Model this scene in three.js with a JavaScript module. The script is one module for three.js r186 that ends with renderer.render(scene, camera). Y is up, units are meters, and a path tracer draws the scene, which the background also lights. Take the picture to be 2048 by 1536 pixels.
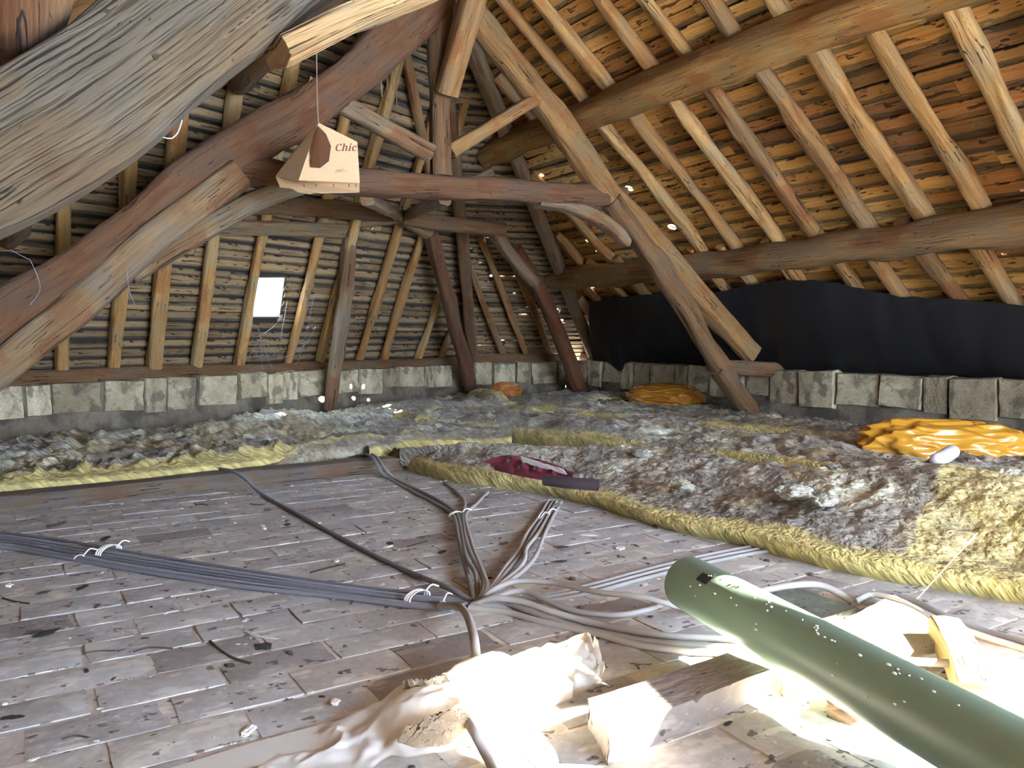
import * as THREE from 'three';
import { mergeGeometries, mergeVertices, toCreasedNormals } from 'three/addons/utils/BufferGeometryUtils.js';

// ---------------------------------------------------------------- camera, sky, sun, exposure
const F = 1620, HOR = 670, YAW = 31.8 * Math.PI / 180, EYE = 0.9, PITCH = Math.atan((768 - HOR) / F);
const V = (x, y, z) => new THREE.Vector3(x, y, z);
const scene = new THREE.Scene();
const fh = V(Math.sin(YAW), 0, -Math.cos(YAW)), rt = V(Math.cos(YAW), 0, Math.sin(YAW));
const fw = fh.clone().multiplyScalar(Math.cos(PITCH)).add(V(0, -Math.sin(PITCH), 0));
const cu = V(0, Math.cos(PITCH), 0).addScaledVector(fh, Math.sin(PITCH));
const CAM = V(0, EYE, 0);
const camera = new THREE.PerspectiveCamera(2 * Math.atan(768 / F) * 180 / Math.PI, 2048 / 1536, 0.05, 200);
camera.position.copy(CAM);
camera.lookAt(CAM.clone().add(fw));
scene.background = new THREE.Color().setRGB(4.2, 5.2, 6.8);
const SUN = V(0.713, 0.545, 0.442).normalize();           // direction towards the sun
const sun = new THREE.DirectionalLight(new THREE.Color().setRGB(1, 0.93, 0.8), 44);
sun.position.copy(SUN.clone().multiplyScalar(20)).add(V(2.5, 0, -4));
sun.target.position.set(2.5, 0, -4);
sun.castShadow = true;
Object.assign(sun.shadow.camera, { left: -9, right: 9, top: 9, bottom: -9, near: 1, far: 45 });
sun.shadow.mapSize.set(4096, 4096);
scene.add(sun, sun.target);
const renderer = new THREE.WebGLRenderer();
renderer.shadowMap.enabled = true;
renderer.toneMapping = THREE.LinearToneMapping;
renderer.toneMappingExposure = 9;

// ---------------------------------------------------------------- helpers
let seed = 12345;
const rnd = () => { seed |= 0; seed = seed + 0x6D2B79F5 | 0; let t = Math.imul(seed ^ seed >>> 15, 1 | seed); t = t + Math.imul(t ^ t >>> 7, 61 | t) ^ t; return ((t ^ t >>> 14) >>> 0) / 4294967296; };
const rr = (a, b) => a + (b - a) * rnd();
const pick = (a) => a[Math.floor(rnd() * a.length)];
const lerp = (a, b, t) => a + (b - a) * t, clamp = (x, a = 0, b = 1) => Math.min(b, Math.max(a, x));
const smooth = (a, b, x) => { const t = clamp((x - a) / (b - a)); return t * t * (3 - 2 * t); };
function hash(x, y, z) { let h = Math.imul(x, 374761393) + Math.imul(y, 668265263) + Math.imul(z, 1274126177) | 0; h = Math.imul(h ^ h >>> 13, 1274126177); return ((h ^ h >>> 16) >>> 0) / 4294967296; }
const fade = (t) => t * t * (3 - 2 * t);
function n3(x, y, z = 0) {                                 // value noise 0..1
  const X = Math.floor(x), Y = Math.floor(y), Z = Math.floor(z), u = fade(x - X), v = fade(y - Y), w = fade(z - Z);
  const L = (k) => lerp(lerp(hash(X, Y, k), hash(X + 1, Y, k), u), lerp(hash(X, Y + 1, k), hash(X + 1, Y + 1, k), u), v);
  return lerp(L(Z), L(Z + 1), w);
}
function fb(x, y, z = 0, o = 4) { let s = 0, a = 0.5, t = 0; for (let i = 0; i < o; i++) { s += a * n3(x, y, z + i * 17); t += a; a *= 0.5; x *= 2.03; y *= 2.03; z *= 2.03; } return s / t; }
function pn(x, y, px, py, k = 0) {                         // periodic 2-D noise
  const X = Math.floor(x), Y = Math.floor(y), u = fade(x - X), v = fade(y - Y), m = (a, p) => ((a % p) + p) % p;
  const x0 = m(X, px), x1 = m(X + 1, px), y0 = m(Y, py), y1 = m(Y + 1, py);
  return lerp(lerp(hash(x0, y0, k), hash(x1, y0, k), u), lerp(hash(x0, y1, k), hash(x1, y1, k), u), v);
}
function pfb(x, y, px, py, k, o = 4) { let s = 0, a = 0.5, t = 0; for (let i = 0; i < o; i++) { s += a * pn(x, y, px, py, k + i * 7); t += a; a *= 0.5; x *= 2; y *= 2; px *= 2; py *= 2; } return s / t; }

const ray = (px, py) => fw.clone().addScaledVector(rt, (px - 1024) / F).addScaledVector(cu, -(py - 768) / F);
const onp = (px, py, n, d) => { const r = ray(px, py); return CAM.clone().addScaledVector(r, (d - CAM.dot(n)) / r.dot(n)); };
const UPV = V(0, 1, 0), ZV = V(0, 0, 1), XV = V(1, 0, 0);
const atY = (px, py, y = 0) => onp(px, py, UPV, y), atZ = (px, py, z) => onp(px, py, ZV, z), atX = (px, py, x) => onp(px, py, XV, x);
const atD = (px, py, d) => CAM.clone().addScaledVector(ray(px, py), d);

const taken = new Map();
function numbered(name) { const k = taken.get(name) || 0; taken.set(name, k + 1); return k ? `${name}_${String(k).padStart(3, '0')}` : name; }
function tag(o, label, category, group, kind) {
  o.userData.label = label; o.userData.category = category;
  if (group) o.userData.group = group;
  if (kind) o.userData.kind = kind;
  return o;
}
function mesh(name, geo, mat, parent) {
  const m = new THREE.Mesh(geo, mat); m.castShadow = m.receiveShadow = true;
  m.name = parent ? name : numbered(name);
  (parent || scene).add(m); return m;
}
function group(name) { const g = new THREE.Group(); g.name = numbered(name); scene.add(g); return g; }

// ---------------------------------------------------------------- textures and materials
function tex(w, h, f, srgb = true) {
  const d = new Uint8Array(w * h * 4);
  for (let y = 0, i = 0; y < h; y++) for (let x = 0; x < w; x++, i += 4) { const c = f(x / w, y / h); d[i] = clamp(c[0]) * 255; d[i + 1] = clamp(c[1]) * 255; d[i + 2] = clamp(c[2]) * 255; d[i + 3] = 255; }
  const t = new THREE.DataTexture(d, w, h); t.wrapS = t.wrapT = THREE.RepeatWrapping; t.magFilter = THREE.LinearFilter; t.minFilter = THREE.LinearMipmapLinearFilter; t.generateMipmaps = true;
  if (srgb) t.colorSpace = THREE.SRGBColorSpace; t.needsUpdate = true; return t;
}
const mixc = (a, b, t) => [lerp(a[0], b[0], t), lerp(a[1], b[1], t), lerp(a[2], b[2], t)];
// hewn timber: u = 2 m along the grain, v = 1 m round the section
function woodField(u, v) {
  const wv = v + 0.02 * pfb(u * 4, v * 3, 4, 3, 3, 3);
  const fine = pfb(u * 8, wv * 96, 8, 96, 11, 3), mid = pfb(u * 5, wv * 24, 5, 24, 23, 4);
  const cr = Math.abs(pfb(u * 3, wv * 26, 3, 26, 37, 3) - 0.5) * 2;
  const crack = (1 - smooth(0.005, 0.04, cr)) * smooth(0.5, 0.62, pfb(u * 6, v * 5, 6, 5, 41, 2));
  return { fine, mid, crack, blotch: pfb(u * 6, v * 5, 6, 5, 53, 4), hole: 0.6 * smooth(0.9, 0.95, pn(u * 120, v * 70, 120, 70, 61)) * smooth(0.6, 0.8, pn(u * 9, v * 7, 9, 7, 63)) };
}
const woodTex = tex(1024, 512, (u, v) => {
  const w = woodField(u, v);
  let c = mixc([0.62, 0.5, 0.36], [0.93, 0.84, 0.68], clamp(0.55 * w.fine + 0.75 * w.mid - 0.15));
  c = mixc(c, [0.72, 0.7, 0.66], 0.6 * smooth(0.52, 0.72, w.blotch));
  c = mixc(c, [0.66, 0.42, 0.27], 0.4 * smooth(0.48, 0.3, w.blotch));
  return mixc(c, [0.16, 0.12, 0.09], Math.max(w.crack * 0.9, w.hole * 0.75));
});
const woodBump = tex(1024, 512, (u, v) => { const w = woodField(u, v); const h = 0.35 * w.fine + 0.45 * w.mid + 0.2 * w.blotch - 0.5 * w.crack - 0.2 * w.hole; return [h, h, h]; }, false);
// sawn slab board with bark left on one edge: u = 2 m along, v = across the board
const boardTex = tex(1024, 256, (u, v) => {
  const grain = pfb(u * 6, v * 14, 6, 14, 5, 4), fine = pfb(u * 14, v * 44, 14, 44, 9, 3);
  const edge = v + 0.36 * (pfb(u * 6, v * 2, 6, 2, 15, 4) - 0.5) + 0.14 * (pfb(u * 26, v * 4, 26, 4, 17, 3) - 0.5);
  let c = mixc([0.78, 0.63, 0.42], [0.98, 0.89, 0.68], clamp(grain * 1.2 + 0.4 * fine - 0.3));
  c = mixc(c, [0.76, 0.52, 0.34], 0.4 * smooth(0.56, 0.72, pfb(u * 5, v * 2, 5, 2, 21, 3)));
  const bark = 0.85 * smooth(0.36, 0.24, edge) * (0.35 + 0.65 * smooth(0.36, 0.52, pfb(u * 4, 0.5, 4, 1, 29, 2)));
  c = mixc(c, mixc([0.36, 0.34, 0.28], [0.6, 0.57, 0.48], smooth(0.35, 0.7, fine)), bark);
  const fl = smooth(0.66, 0.72, pfb(u * 34, v * 7, 34, 7, 33, 2)) * smooth(0.4, 0.6, pfb(u * 5, v * 3, 5, 3, 35, 2));
  c = mixc(c, [0.2, 0.15, 0.1], 0.75 * fl);
  return mixc(c, [0.8, 0.79, 0.74], 0.6 * smooth(0.68, 0.76, pfb(u * 20, v * 6, 20, 6, 39, 3)));
});
const boardBump = tex(512, 256, (u, v) => { const h = 0.6 * pfb(u * 6, v * 14, 6, 14, 5, 4) + 0.4 * pfb(u * 30, v * 20, 30, 20, 6, 3); return [h, h, h]; }, false);
// trodden dust and lime: 1 m
const dustTex = tex(1024, 1024, (u, v) => {
  const a = pfb(u * 5, v * 5, 5, 5, 71, 5), b = pfb(u * 60, v * 60, 60, 60, 73, 3), s = pfb(u * 14, v * 24, 14, 24, 75, 4);
  let c = mixc([0.72, 0.7, 0.69], [0.93, 0.92, 0.91], clamp(0.9 * a + 0.5 * b - 0.25));
  c = mixc(c, [0.98, 0.97, 0.95], 0.7 * smooth(0.6, 0.72, s));
  c = mixc(c, [0.3, 0.28, 0.27], 0.6 * smooth(0.74, 0.79, pfb(u * 26, v * 40, 26, 40, 77, 3)));
  return mixc(c, [0.97, 0.96, 0.94], 0.8 * smooth(0.9, 0.93, pn(u * 110, v * 110, 110, 110, 79)) * smooth(0.45, 0.6, pn(u * 9, v * 9, 9, 9, 80)));
});
const dustBump = tex(1024, 1024, (u, v) => { const h = 0.5 * pfb(u * 40, v * 40, 40, 40, 81, 4) + 0.5 * pfb(u * 8, v * 8, 8, 8, 83, 4); return [h, h, h]; }, false);
const stoneTex = tex(512, 512, (u, v) => {
  const a = pfb(u * 4, v * 4, 4, 4, 91, 5), b = pfb(u * 40, v * 40, 40, 40, 93, 3);
  let c = mixc([0.62, 0.58, 0.5], [0.95, 0.92, 0.84], clamp(a * 1.1 + b * 0.45 - 0.25));
  c = mixc(c, [0.42, 0.4, 0.37], 0.6 * smooth(0.5, 0.72, pfb(u * 9, v * 7, 9, 7, 95, 5)));
  return c;
});
const fleeceBump = tex(512, 512, (u, v) => { const h = 0.55 * pfb(u * 14, v * 14, 14, 14, 101, 5) + 0.45 * (1 - Math.abs(pfb(u * 22, v * 22, 22, 22, 103, 4) - 0.5) * 4); return [h, h, h]; }, false);
const fleeceTex = tex(512, 512, (u, v) => { const h = 0.86 + 0.5 * (pfb(u * 26, v * 26, 26, 26, 111, 4) - 0.5) + 0.2 * (pfb(u * 6, v * 6, 6, 6, 113, 3) - 0.5); return [h, h * 0.985, h * 0.95]; });

const C = (h) => new THREE.Color(h);
const std = (o) => new THREE.MeshStandardMaterial({ roughness: 0.95, ...o });
const wood = (h, bump = 0.012) => std({ color: C(h), map: woodTex, bumpMap: woodBump, bumpScale: bump });
const M = {
  oakGrey: wood('#9b958a', 0.02), oakPale: wood('#d2c2a0', 0.02), oakBrown: wood('#8a7764'), oakRed: wood('#80685a'), oakDust: wood('#a1968b'),
  raft1: wood('#d6bd93'), raft2: wood('#c5a880'), raft3: wood('#e2cda6'), raft4: wood('#b29876'),
  slate: std({ color: C('#332e2a') }),
};
const boardMats = ['#e6c898', '#d3b181', '#efd9aa', '#b3946a', '#b8906a', '#957a60', '#dcc498'].map((h) => std({ color: C(h), map: boardTex, bumpMap: boardBump, bumpScale: 0.006 }));
const lathMats = ['#a9a5a6', '#9a9696', '#b5aeaa', '#918a87'].map((h) => std({ color: C(h), map: boardTex, bumpMap: boardBump, bumpScale: 0.006 }));

// ---------------------------------------------------------------- generic shapes
// a hewn timber swept along points; w = sideways, h = along the given up direction
function timberGeo(pts, w, h, { up = UPV, wob = 0.012, round = 0.25, seg = 0.12, taper = 1, k = rnd() * 100, wmul = null } = {}) {
  const curve = pts.length > 2 ? new THREE.CatmullRomCurve3(pts, false, 'centripetal') : new THREE.LineCurve3(pts[0], pts[1]);
  const len = curve.getLength(), N = Math.max(3, Math.ceil(len / seg)), prof = [], per = [];
  const hw = w / 2, hh = h / 2, c = Math.min(w, h) * round;
  const corner = (sx, sy, flip) => { const a = [[sx * hw, sy * (hh - c)], [sx * (hw - c * 0.3), sy * (hh - c * 0.3)], [sx * (hw - c), sy * hh]]; return flip ? a.reverse() : a; };
  const edge = (x0, y0, x1, y1) => [[(x0 + x1) / 2, (y0 + y1) / 2]];
  prof.push(...corner(1, 1), ...edge(hw, hh, -hw, hh), ...corner(-1, 1, true), ...edge(-hw, hh, -hw, -hh), ...corner(-1, -1), ...edge(-hw, -hh, hw, -hh), ...corner(1, -1, true), ...edge(hw, -hh, hw, hh));
  const P = prof.length; let acc = 0;
  for (let i = 0; i <= P; i++) { per.push(acc); const a = prof[i % P], b = prof[(i + 1) % P]; acc += Math.hypot(a[0] - b[0], a[1] - b[1]); }
  const pos = [], uv = [], idx = [], u0 = k * 0.37, v0 = k * 0.73;
  for (let i = 0; i <= N; i++) {
    const t = i / N, p = curve.getPointAt(t), T = curve.getTangentAt(t), S = T.clone().cross(up).normalize(), U = S.clone().cross(T).normalize();
    const tp = lerp(1, taper, t) * (wmul ? wmul(t) : 1), l = t * len;
    for (let j = 0; j <= P; j++) {
      const q = prof[j % P], a = n3(l * 2.5 + k, (j % P) * 0.55 + k, 3) - 0.5, b = n3(l * 7 + k, (j % P) * 0.9, 9 + k) - 0.5, m = 1 + 0;
      const r = Math.hypot(q[0], q[1]), d = wob * (1.6 * a + 0.9 * b), ox = q[0] * tp * m + q[0] / r * d, oy = q[1] * tp * m + q[1] / r * d;
      const sx = wob * 1.4 * (n3(l * 0.9 + k, 5, k) - 0.5), sy = wob * 1.4 * (n3(l * 0.9 + k, 8, k) - 0.5);
      pos.push(p.x + S.x * (ox + sx) + U.x * (oy + sy), p.y + S.y * (ox + sx) + U.y * (oy + sy), p.z + S.z * (ox + sx) + U.z * (oy + sy));
      uv.push(u0 + l / 1.3, v0 + per[j] / 0.6);
    }
  }
  const R = P + 1;
  for (let i = 0; i < N; i++) for (let j = 0; j < P; j++) { const a = i * R + j, b = a + 1, e = a + R, f = e + 1; idx.push(a, b, e, b, f, e); }
  for (const [row, flip] of [[0, false], [N, true]]) {
    const base = pos.length / 3; let cx = 0, cy = 0, cz = 0;
    for (let j = 0; j < P; j++) { const s = (row * R + j) * 3; pos.push(pos[s], pos[s + 1], pos[s + 2]); uv.push(u0 + prof[j][0], v0 + prof[j][1]); cx += pos[s] / P; cy += pos[s + 1] / P; cz += pos[s + 2] / P; }
    pos.push(cx, cy, cz); uv.push(u0, v0);
    for (let j = 0; j < P; j++) { const a = base + j, b = base + (j + 1) % P, m = base + P; flip ? idx.push(m, a, b) : idx.push(m, b, a); }
  }
  const g = new THREE.BufferGeometry();
  g.setAttribute('position', new THREE.Float32BufferAttribute(pos, 3)); g.setAttribute('uv', new THREE.Float32BufferAttribute(uv, 2)); g.setIndex(idx); g.computeVertexNormals();
  // weld the shading normals along the uv seam
  const nn = g.attributes.normal;
  for (let i = 0; i <= N; i++) { const a = i * R, b = a + P, x = nn.getX(a) + nn.getX(b), y = nn.getY(a) + nn.getY(b), z = nn.getZ(a) + nn.getZ(b), l = Math.hypot(x, y, z) || 1; nn.setXYZ(a, x / l, y / l, z / l); nn.setXYZ(b, x / l, y / l, z / l); }
  return g;
}
// moves a geometry to a base point so that the object's origin lies on the thing
function placed(name, geo, mat, base) { geo.translate(-base.x, -base.y, -base.z); const m = mesh(name, geo, mat); m.position.copy(base); return m; }
function timber(name, label, category, pts, w, h, mat, opt = {}, grp) {
  const base = pts.reduce((a, b) => (b.y < a.y ? b : a)).clone();
  return tag(placed(name, timberGeo(pts, w, h, opt), mat, base), label, category, grp);
}
const tube = (pts, r, seg = 8, step = 0.03) => { const c = new THREE.CatmullRomCurve3(pts, false, 'centripetal'); return new THREE.TubeGeometry(c, Math.max(4, Math.ceil(c.getLength() / step)), r, seg, false); };
// a surface from a function f(u, v) -> Vector3, with uv in metres and optional colours
function surf(nu, nv, f, col, uvs = [1, 1]) {                // uvs = 'plan' lays the texture in world metres
  const pos = [], uv = [], idx = [], cl = [];
  for (let i = 0; i <= nu; i++) for (let j = 0; j <= nv; j++) {
    const p = f(i / nu, j / nv); pos.push(p.x, p.y, p.z); if (uvs === 'plan') uv.push((p.x + p.y) * 1.6, (p.z + p.y * 0.25) * 1.6); else uv.push(i / nu * uvs[0], j / nv * uvs[1]);
    if (col) { const c = col(i / nu, j / nv, p); cl.push(c.r, c.g, c.b); }
  }
  for (let i = 0; i < nu; i++) for (let j = 0; j < nv; j++) { const a = i * (nv + 1) + j, b = a + 1, c = a + nv + 1, d = c + 1; idx.push(a, b, c, b, d, c); }
  const g = new THREE.BufferGeometry();
  g.setAttribute('position', new THREE.Float32BufferAttribute(pos, 3)); g.setAttribute('uv', new THREE.Float32BufferAttribute(uv, 2));
  if (col) g.setAttribute('color', new THREE.Float32BufferAttribute(cl, 3));
  g.setIndex(idx); g.computeVertexNormals(); return g;
}
const polyAt = (P, t) => { const x = clamp(t) * (P.length - 1), i = Math.min(P.length - 2, Math.floor(x)), f = x - i; return P[i].clone().lerp(P[i + 1], f); };
const curveAt = (P) => { const c = new THREE.CatmullRomCurve3(P, false, 'centripetal'); return (t) => c.getPointAt(clamp(t)); };
// a stone of rough outline inside a unit box
function roughBox(k, nx = 4, ny = 4, nz = 2, amp = 0.06) {
  const g = new THREE.BoxGeometry(1, 1, 1, nx, ny, nz), p = g.attributes.position;
  for (let i = 0; i < p.count; i++) {
    const x = p.getX(i), y = p.getY(i), z = p.getZ(i), e = Math.max(Math.abs(x), Math.abs(y)) > 0.49 && Math.abs(z) > 0.49 ? 0.93 : 1;
    p.setXYZ(i, x * e + amp * (n3(x * 3 + k, y * 3, z * 3) - 0.5), y * e + amp * (n3(x * 3, y * 3 + k, z * 3 + 7) - 0.5), z + amp * 1.3 * (n3(x * 3.5, y * 3.5, z + k) - 0.5));
  }
  const q = mergeVertices(g.deleteAttribute('uv') && g.deleteAttribute('normal') || g, 1e-4); q.computeVertexNormals();
  const uv = []; for (let i = 0; i < q.attributes.position.count; i++) uv.push(q.attributes.position.getX(i) * 0.5 + k * 0.31, q.attributes.position.getY(i) * 0.5 + q.attributes.position.getZ(i) * 0.4 + k * 0.17);
  q.setAttribute('uv', new THREE.Float32BufferAttribute(uv, 2)); return toCreasedNormals(q, 0.7);
}

// ---------------------------------------------------------------- planes of the roof
const K = 0.81, TH = Math.atan(K), RIDGE = 2.75;
const NR = V(K, 1, 0);                                      // right slope: NR . p = d
const D_BOARD = 6.26, D_RAFT = 6.2, D_PURL = 6.0;
const ZT = -5.4, ZN = -1.75;                                // the far and the near truss
const APEX = V(RIDGE, D_BOARD - K * RIDGE, -5.6), EP0 = V(2 * RIDGE - (D_BOARD - 0.55) / K, 0.55, -6.7), EP2 = V(5.3, 0.55, -9.55), EP3 = V((D_BOARD - 0.55) / K, 0.55, -9.0);
const NE = EP2.clone().sub(EP0).cross(APEX.clone().sub(EP0)).normalize(); if (NE.y < 0) NE.negate();
const DE = NE.dot(EP0);
const NC = EP3.clone().sub(EP2).cross(APEX.clone().sub(EP2)).normalize(); if (NC.y < 0) NC.negate();
const DC = NC.dot(EP2);

// a boarded slope: basis A (along the eaves), B (up the slope), N (outwards); poly = convex outline in (a, b)
function deckFrame(O, A, Nn) {
  const n = Nn.clone().normalize(), a = A.clone().addScaledVector(n, -A.dot(n)).normalize(), b = n.clone().cross(a);
  const m = new THREE.Matrix4().makeBasis(a, b, n);
  return { O, a, b, n, m, to: (p) => { const d = p.clone().sub(O); return [d.dot(a), d.dot(b)]; }, from: (x, y, z = 0) => O.clone().addScaledVector(a, x).addScaledVector(b, y).addScaledVector(n, z) };
}
function rowRange(poly, b) {
  let lo = Infinity, hi = -Infinity;
  poly.forEach((p, i) => { const q = poly[(i + 1) % poly.length]; if ((p[1] - b) * (q[1] - b) <= 0 && p[1] !== q[1]) { const x = p[0] + (q[0] - p[0]) * (b - p[1]) / (q[1] - p[1]); lo = Math.min(lo, x); hi = Math.max(hi, x); } });
  return hi > lo ? [lo, hi] : null;
}
const circle = (x, y, r, k) => { const p = []; for (let i = 0; i < 9; i++) { const t = i / 9 * Math.PI * 2, q = r * (0.7 + 0.6 * n3(Math.cos(t) * 2 + k, Math.sin(t) * 2, k)); p.push(new THREE.Vector2(x + q * Math.cos(t), y + q * Math.sin(t) * 0.75)); } return p; };
const inside = (P, x, y) => { let c = false; for (let i = 0, j = P.length - 1; i < P.length; j = i++) if ((P[i][1] > y) !== (P[j][1] > y) && x < (P[j][0] - P[i][0]) * (y - P[i][1]) / (P[j][1] - P[i][1]) + P[i][0]) c = !c; return c; };
function deck(name, fr, poly, { pitch, gap, mats, len = [1.4, 3.2], holes = [], big = [], label, thick = 0.022, wave = 0.012, slits = [] }) {
  const g = group(name); g.position.copy(fr.O); g.quaternion.setFromRotationMatrix(fr.m);
  tag(g, label, 'roof', null, 'structure');
  let bLo = Math.min(...poly.map((p) => p[1])), bHi = Math.max(...poly.map((p) => p[1])), row = 0;
  for (let b = bLo + 0.004; b < bHi - pitch * 0.5; row++) {
    const hgt = pitch * rr(0.86, 1.14), b1 = b + hgt - gap * rr(0.4, 1.5), rg = rowRange(poly, b + hgt / 2);
    if (rg) for (let a = rg[0]; a < rg[1] - 0.05;) {
      let e = Math.min(rg[1], a + rr(len[0], len[1])); if (rg[1] - e < 0.5) e = rg[1];
      // boards stop at the large openings
      let pieces = [[a, e]];
      for (const P of big) { const out = []; for (const [s, t] of pieces) { let cur = null; for (let x = s; x <= t + 1e-6; x += 0.04) { const inn = inside(P, x, b + 0.02) || inside(P, x, b1 - 0.02) || inside(P, x, (b + b1) / 2); if (!inn && cur === null) cur = x; if ((inn || x + 0.04 > t) && cur !== null) { out.push([cur, inn ? x - 0.02 : t]); cur = null; } } } pieces = out; }
      for (const [s, t] of pieces) {
        if (t - s < 0.08) continue;
        const k = rnd() * 50, n = Math.max(3, Math.ceil((t - s) / 0.22)), lo = [], up = [];
        for (let i = 0; i <= n; i++) { const x = lerp(s + 0.002, t - 0.002, i / n); lo.push(new THREE.Vector2(x, b + wave * (n3(x * 2.2, k) - 0.5) * 2)); up.push(new THREE.Vector2(x, b1 + wave * (n3(x * 2.2, k + 9) - 0.5) * 2)); }
        const sh = new THREE.Shape([...lo, ...up.reverse()]);
        for (const h of holes) if (!h.done && h.x > s - 0.03 && h.x < t + 0.03 && t - s > h.r * 5 && h.y > b - 0.01 && h.y < b + hgt) {
          h.x = clamp(h.x, s + h.r * 2, t - h.r * 2); const r = Math.min(h.r * 1.3, (b1 - b) * 0.38); h.y = clamp(h.y, b + wave + r * 1.1, b1 - wave - r * 1.1); h.path = circle(h.x, h.y, r, h.x * 7); sh.holes.push(new THREE.Path(h.path)); h.done = true;
        }
        const geo = new THREE.ExtrudeGeometry(sh, { depth: thick * rr(0.7, 1.2), bevelEnabled: false, curveSegments: 1 });
        const p = geo.attributes.position, uv = geo.attributes.uv, uo = rnd(), flip = rnd() < 0.2;
        for (let i = 0; i < p.count; i++) { const v = clamp((p.getY(i) - b) / (b1 - b), 0.01, 0.99); uv.setXY(i, p.getX(i) / 2 + uo, flip ? 1 - v : v); }
        const m = mesh('board', geo, typeof mats === 'function' ? mats(s, b) : pick(mats), g);
        m.position.z = rr(-0.004, 0.004);
      }
      a = e;
    }
    for (const h of slits) if (rg && h.y > b && h.y <= b + hgt && h.x > rg[0] && h.x < rg[1]) { h.y = (b1 + b + hgt) / 2; }
    b += hgt;
  }
  // the slating over the boards
  const mx = poly.reduce((t, p) => t + p[0], 0) / poly.length, my = poly.reduce((t, p) => t + p[1], 0) / poly.length;
  const sh = new THREE.Shape(poly.map((p) => { const l = Math.hypot(p[0] - mx, p[1] - my); return new THREE.Vector2(mx + (p[0] - mx) * (1 + 0.3 / l), my + (p[1] - my) * (1 + 0.3 / l)); }));
  for (const h of holes) sh.holes.push(new THREE.Path(h.path || circle(h.x, h.y, h.r, h.x * 7)));
  for (const h of slits) sh.holes.push(new THREE.Path([[-1, -0.8], [0.4, -1], [1, -0.6], [0.8, 0.7], [-0.7, 1]].map(([x, y]) => new THREE.Vector2(h.x + x * h.r, h.y + y * 0.019))));
  for (const P of big) sh.holes.push(new THREE.Path(P.map((p) => new THREE.Vector2(p[0], p[1]))));
  const geo = new THREE.ExtrudeGeometry(sh, { depth: 0.02, bevelEnabled: false });
  mesh('slating', geo, M.slate, g).position.z = 0.034;
  return g;
}

// ---------------------------------------------------------------- floor
const struct = (o, label, category) => tag(o, label, category, null, 'structure');
const floor = group('floor'); struct(floor, 'dusty brick attic floor with pale lime joints', 'floor');
const mDust = std({ color: C('#b9b2ac'), map: dustTex, bumpMap: dustBump, bumpScale: 0.004 });
const mJoint = std({ color: C('#dad5cd'), map: dustTex, bumpMap: dustBump, bumpScale: 0.004 });
{
  const slab = new THREE.BoxGeometry(11, 0.3, 15); slab.translate(2.75, -0.1506, -3.2);
  const p = slab.attributes.position, uv = slab.attributes.uv; for (let i = 0; i < p.count; i++) uv.setXY(i, p.getX(i), p.getZ(i));
  mesh('mortar_bed', slab, mJoint, floor);
  const brickMats = ['#cecfcd', '#d3d4d1', '#c8c9c7', '#d3d2cb'].map((h) => std({ color: C(h), map: dustTex, bumpMap: dustBump, bumpScale: 0.004 }));
  const darkBrick = ['#a8a3a1', '#b0abaa'].map((h) => std({ color: C(h), map: dustTex, bumpMap: dustBump, bumpScale: 0.004 }));
  const L = 0.3, W = 0.165, far = [];
  const variants = [];
  for (let k = 0; k < 10; k++) {
    const g = new THREE.BoxGeometry(L - 0.012, 0.03, W - 0.011, 8, 1, 5), q = g.attributes.position, u = g.attributes.uv, ox = rnd() * 5, oz = rnd() * 5;
    for (let i = 0; i < q.count; i++) {
      const x = q.getX(i), z = q.getZ(i), top = q.getY(i) > 0, rim = Math.abs(x) > L * 0.46 || Math.abs(z) > W * 0.44;
      q.setXYZ(i, x + 0.006 * (n3(x * 20 + k, z * 20) - 0.5), q.getY(i) - (top && rim ? 0.002 : 0) + (top ? 0.005 * (n3(x * 14, z * 14 + k) - 0.5) : 0), z + 0.006 * (n3(x * 20, z * 20 + k) - 0.5));
      u.setXY(i, x + ox, z + oz);
    }
    g.computeVertexNormals(); variants.push(g);
  }
  let row = 0; const cells = [];
  for (let z = -0.55; z > -4.85; z -= W, row++) for (let x = -0.9 + (row % 2) * L / 2; x < 3.2; x += L) cells.push([x + rr(-0.006, 0.006), z + rr(-0.003, 0.003)]);
  const near = cells.filter(([x, z]) => { const v = V(x, 0, z).sub(CAM), d = v.dot(fw); const px = 1024 + F * v.dot(rt) / d, py = 768 - F * v.dot(cu) / d; return d > 0.5 && px > -120 && px < 2150 && py < 1680; }).sort((a, b) => Math.hypot(a[0], a[1]) - Math.hypot(b[0], b[1]));
  near.forEach(([x, z], i) => {
    const y = -0.0125 + rr(-0.0018, 0.0018), g = pick(variants);
    if (i < 290) { const m = mesh('brick', g, rnd() < 0.05 ? pick(darkBrick) : pick(brickMats), floor); m.position.set(x, y, z); m.rotation.y = rr(-0.012, 0.012); }
    else far.push(g.clone().translate(x, y - 0.001, z));
  });
  if (far.length) mesh('far_paving', mergeGeometries(far), brickMats[0], floor).userData.kind = 'stuff';
}

// ---------------------------------------------------------------- walls
const mPlaster = std({ color: C('#8d8781'), map: stoneTex, bumpMap: dustBump, bumpScale: 0.02 });
const stoneMats = ['#d9d2bf', '#c9c2b0', '#e2dccb', '#b3aa99'].map((h) => std({ color: C(h), map: stoneTex, bumpMap: dustBump, bumpScale: 0.015 }));
const stoneGeos = [1, 2, 3, 4, 5, 6].map((k) => roughBox(k * 3.7));
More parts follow.
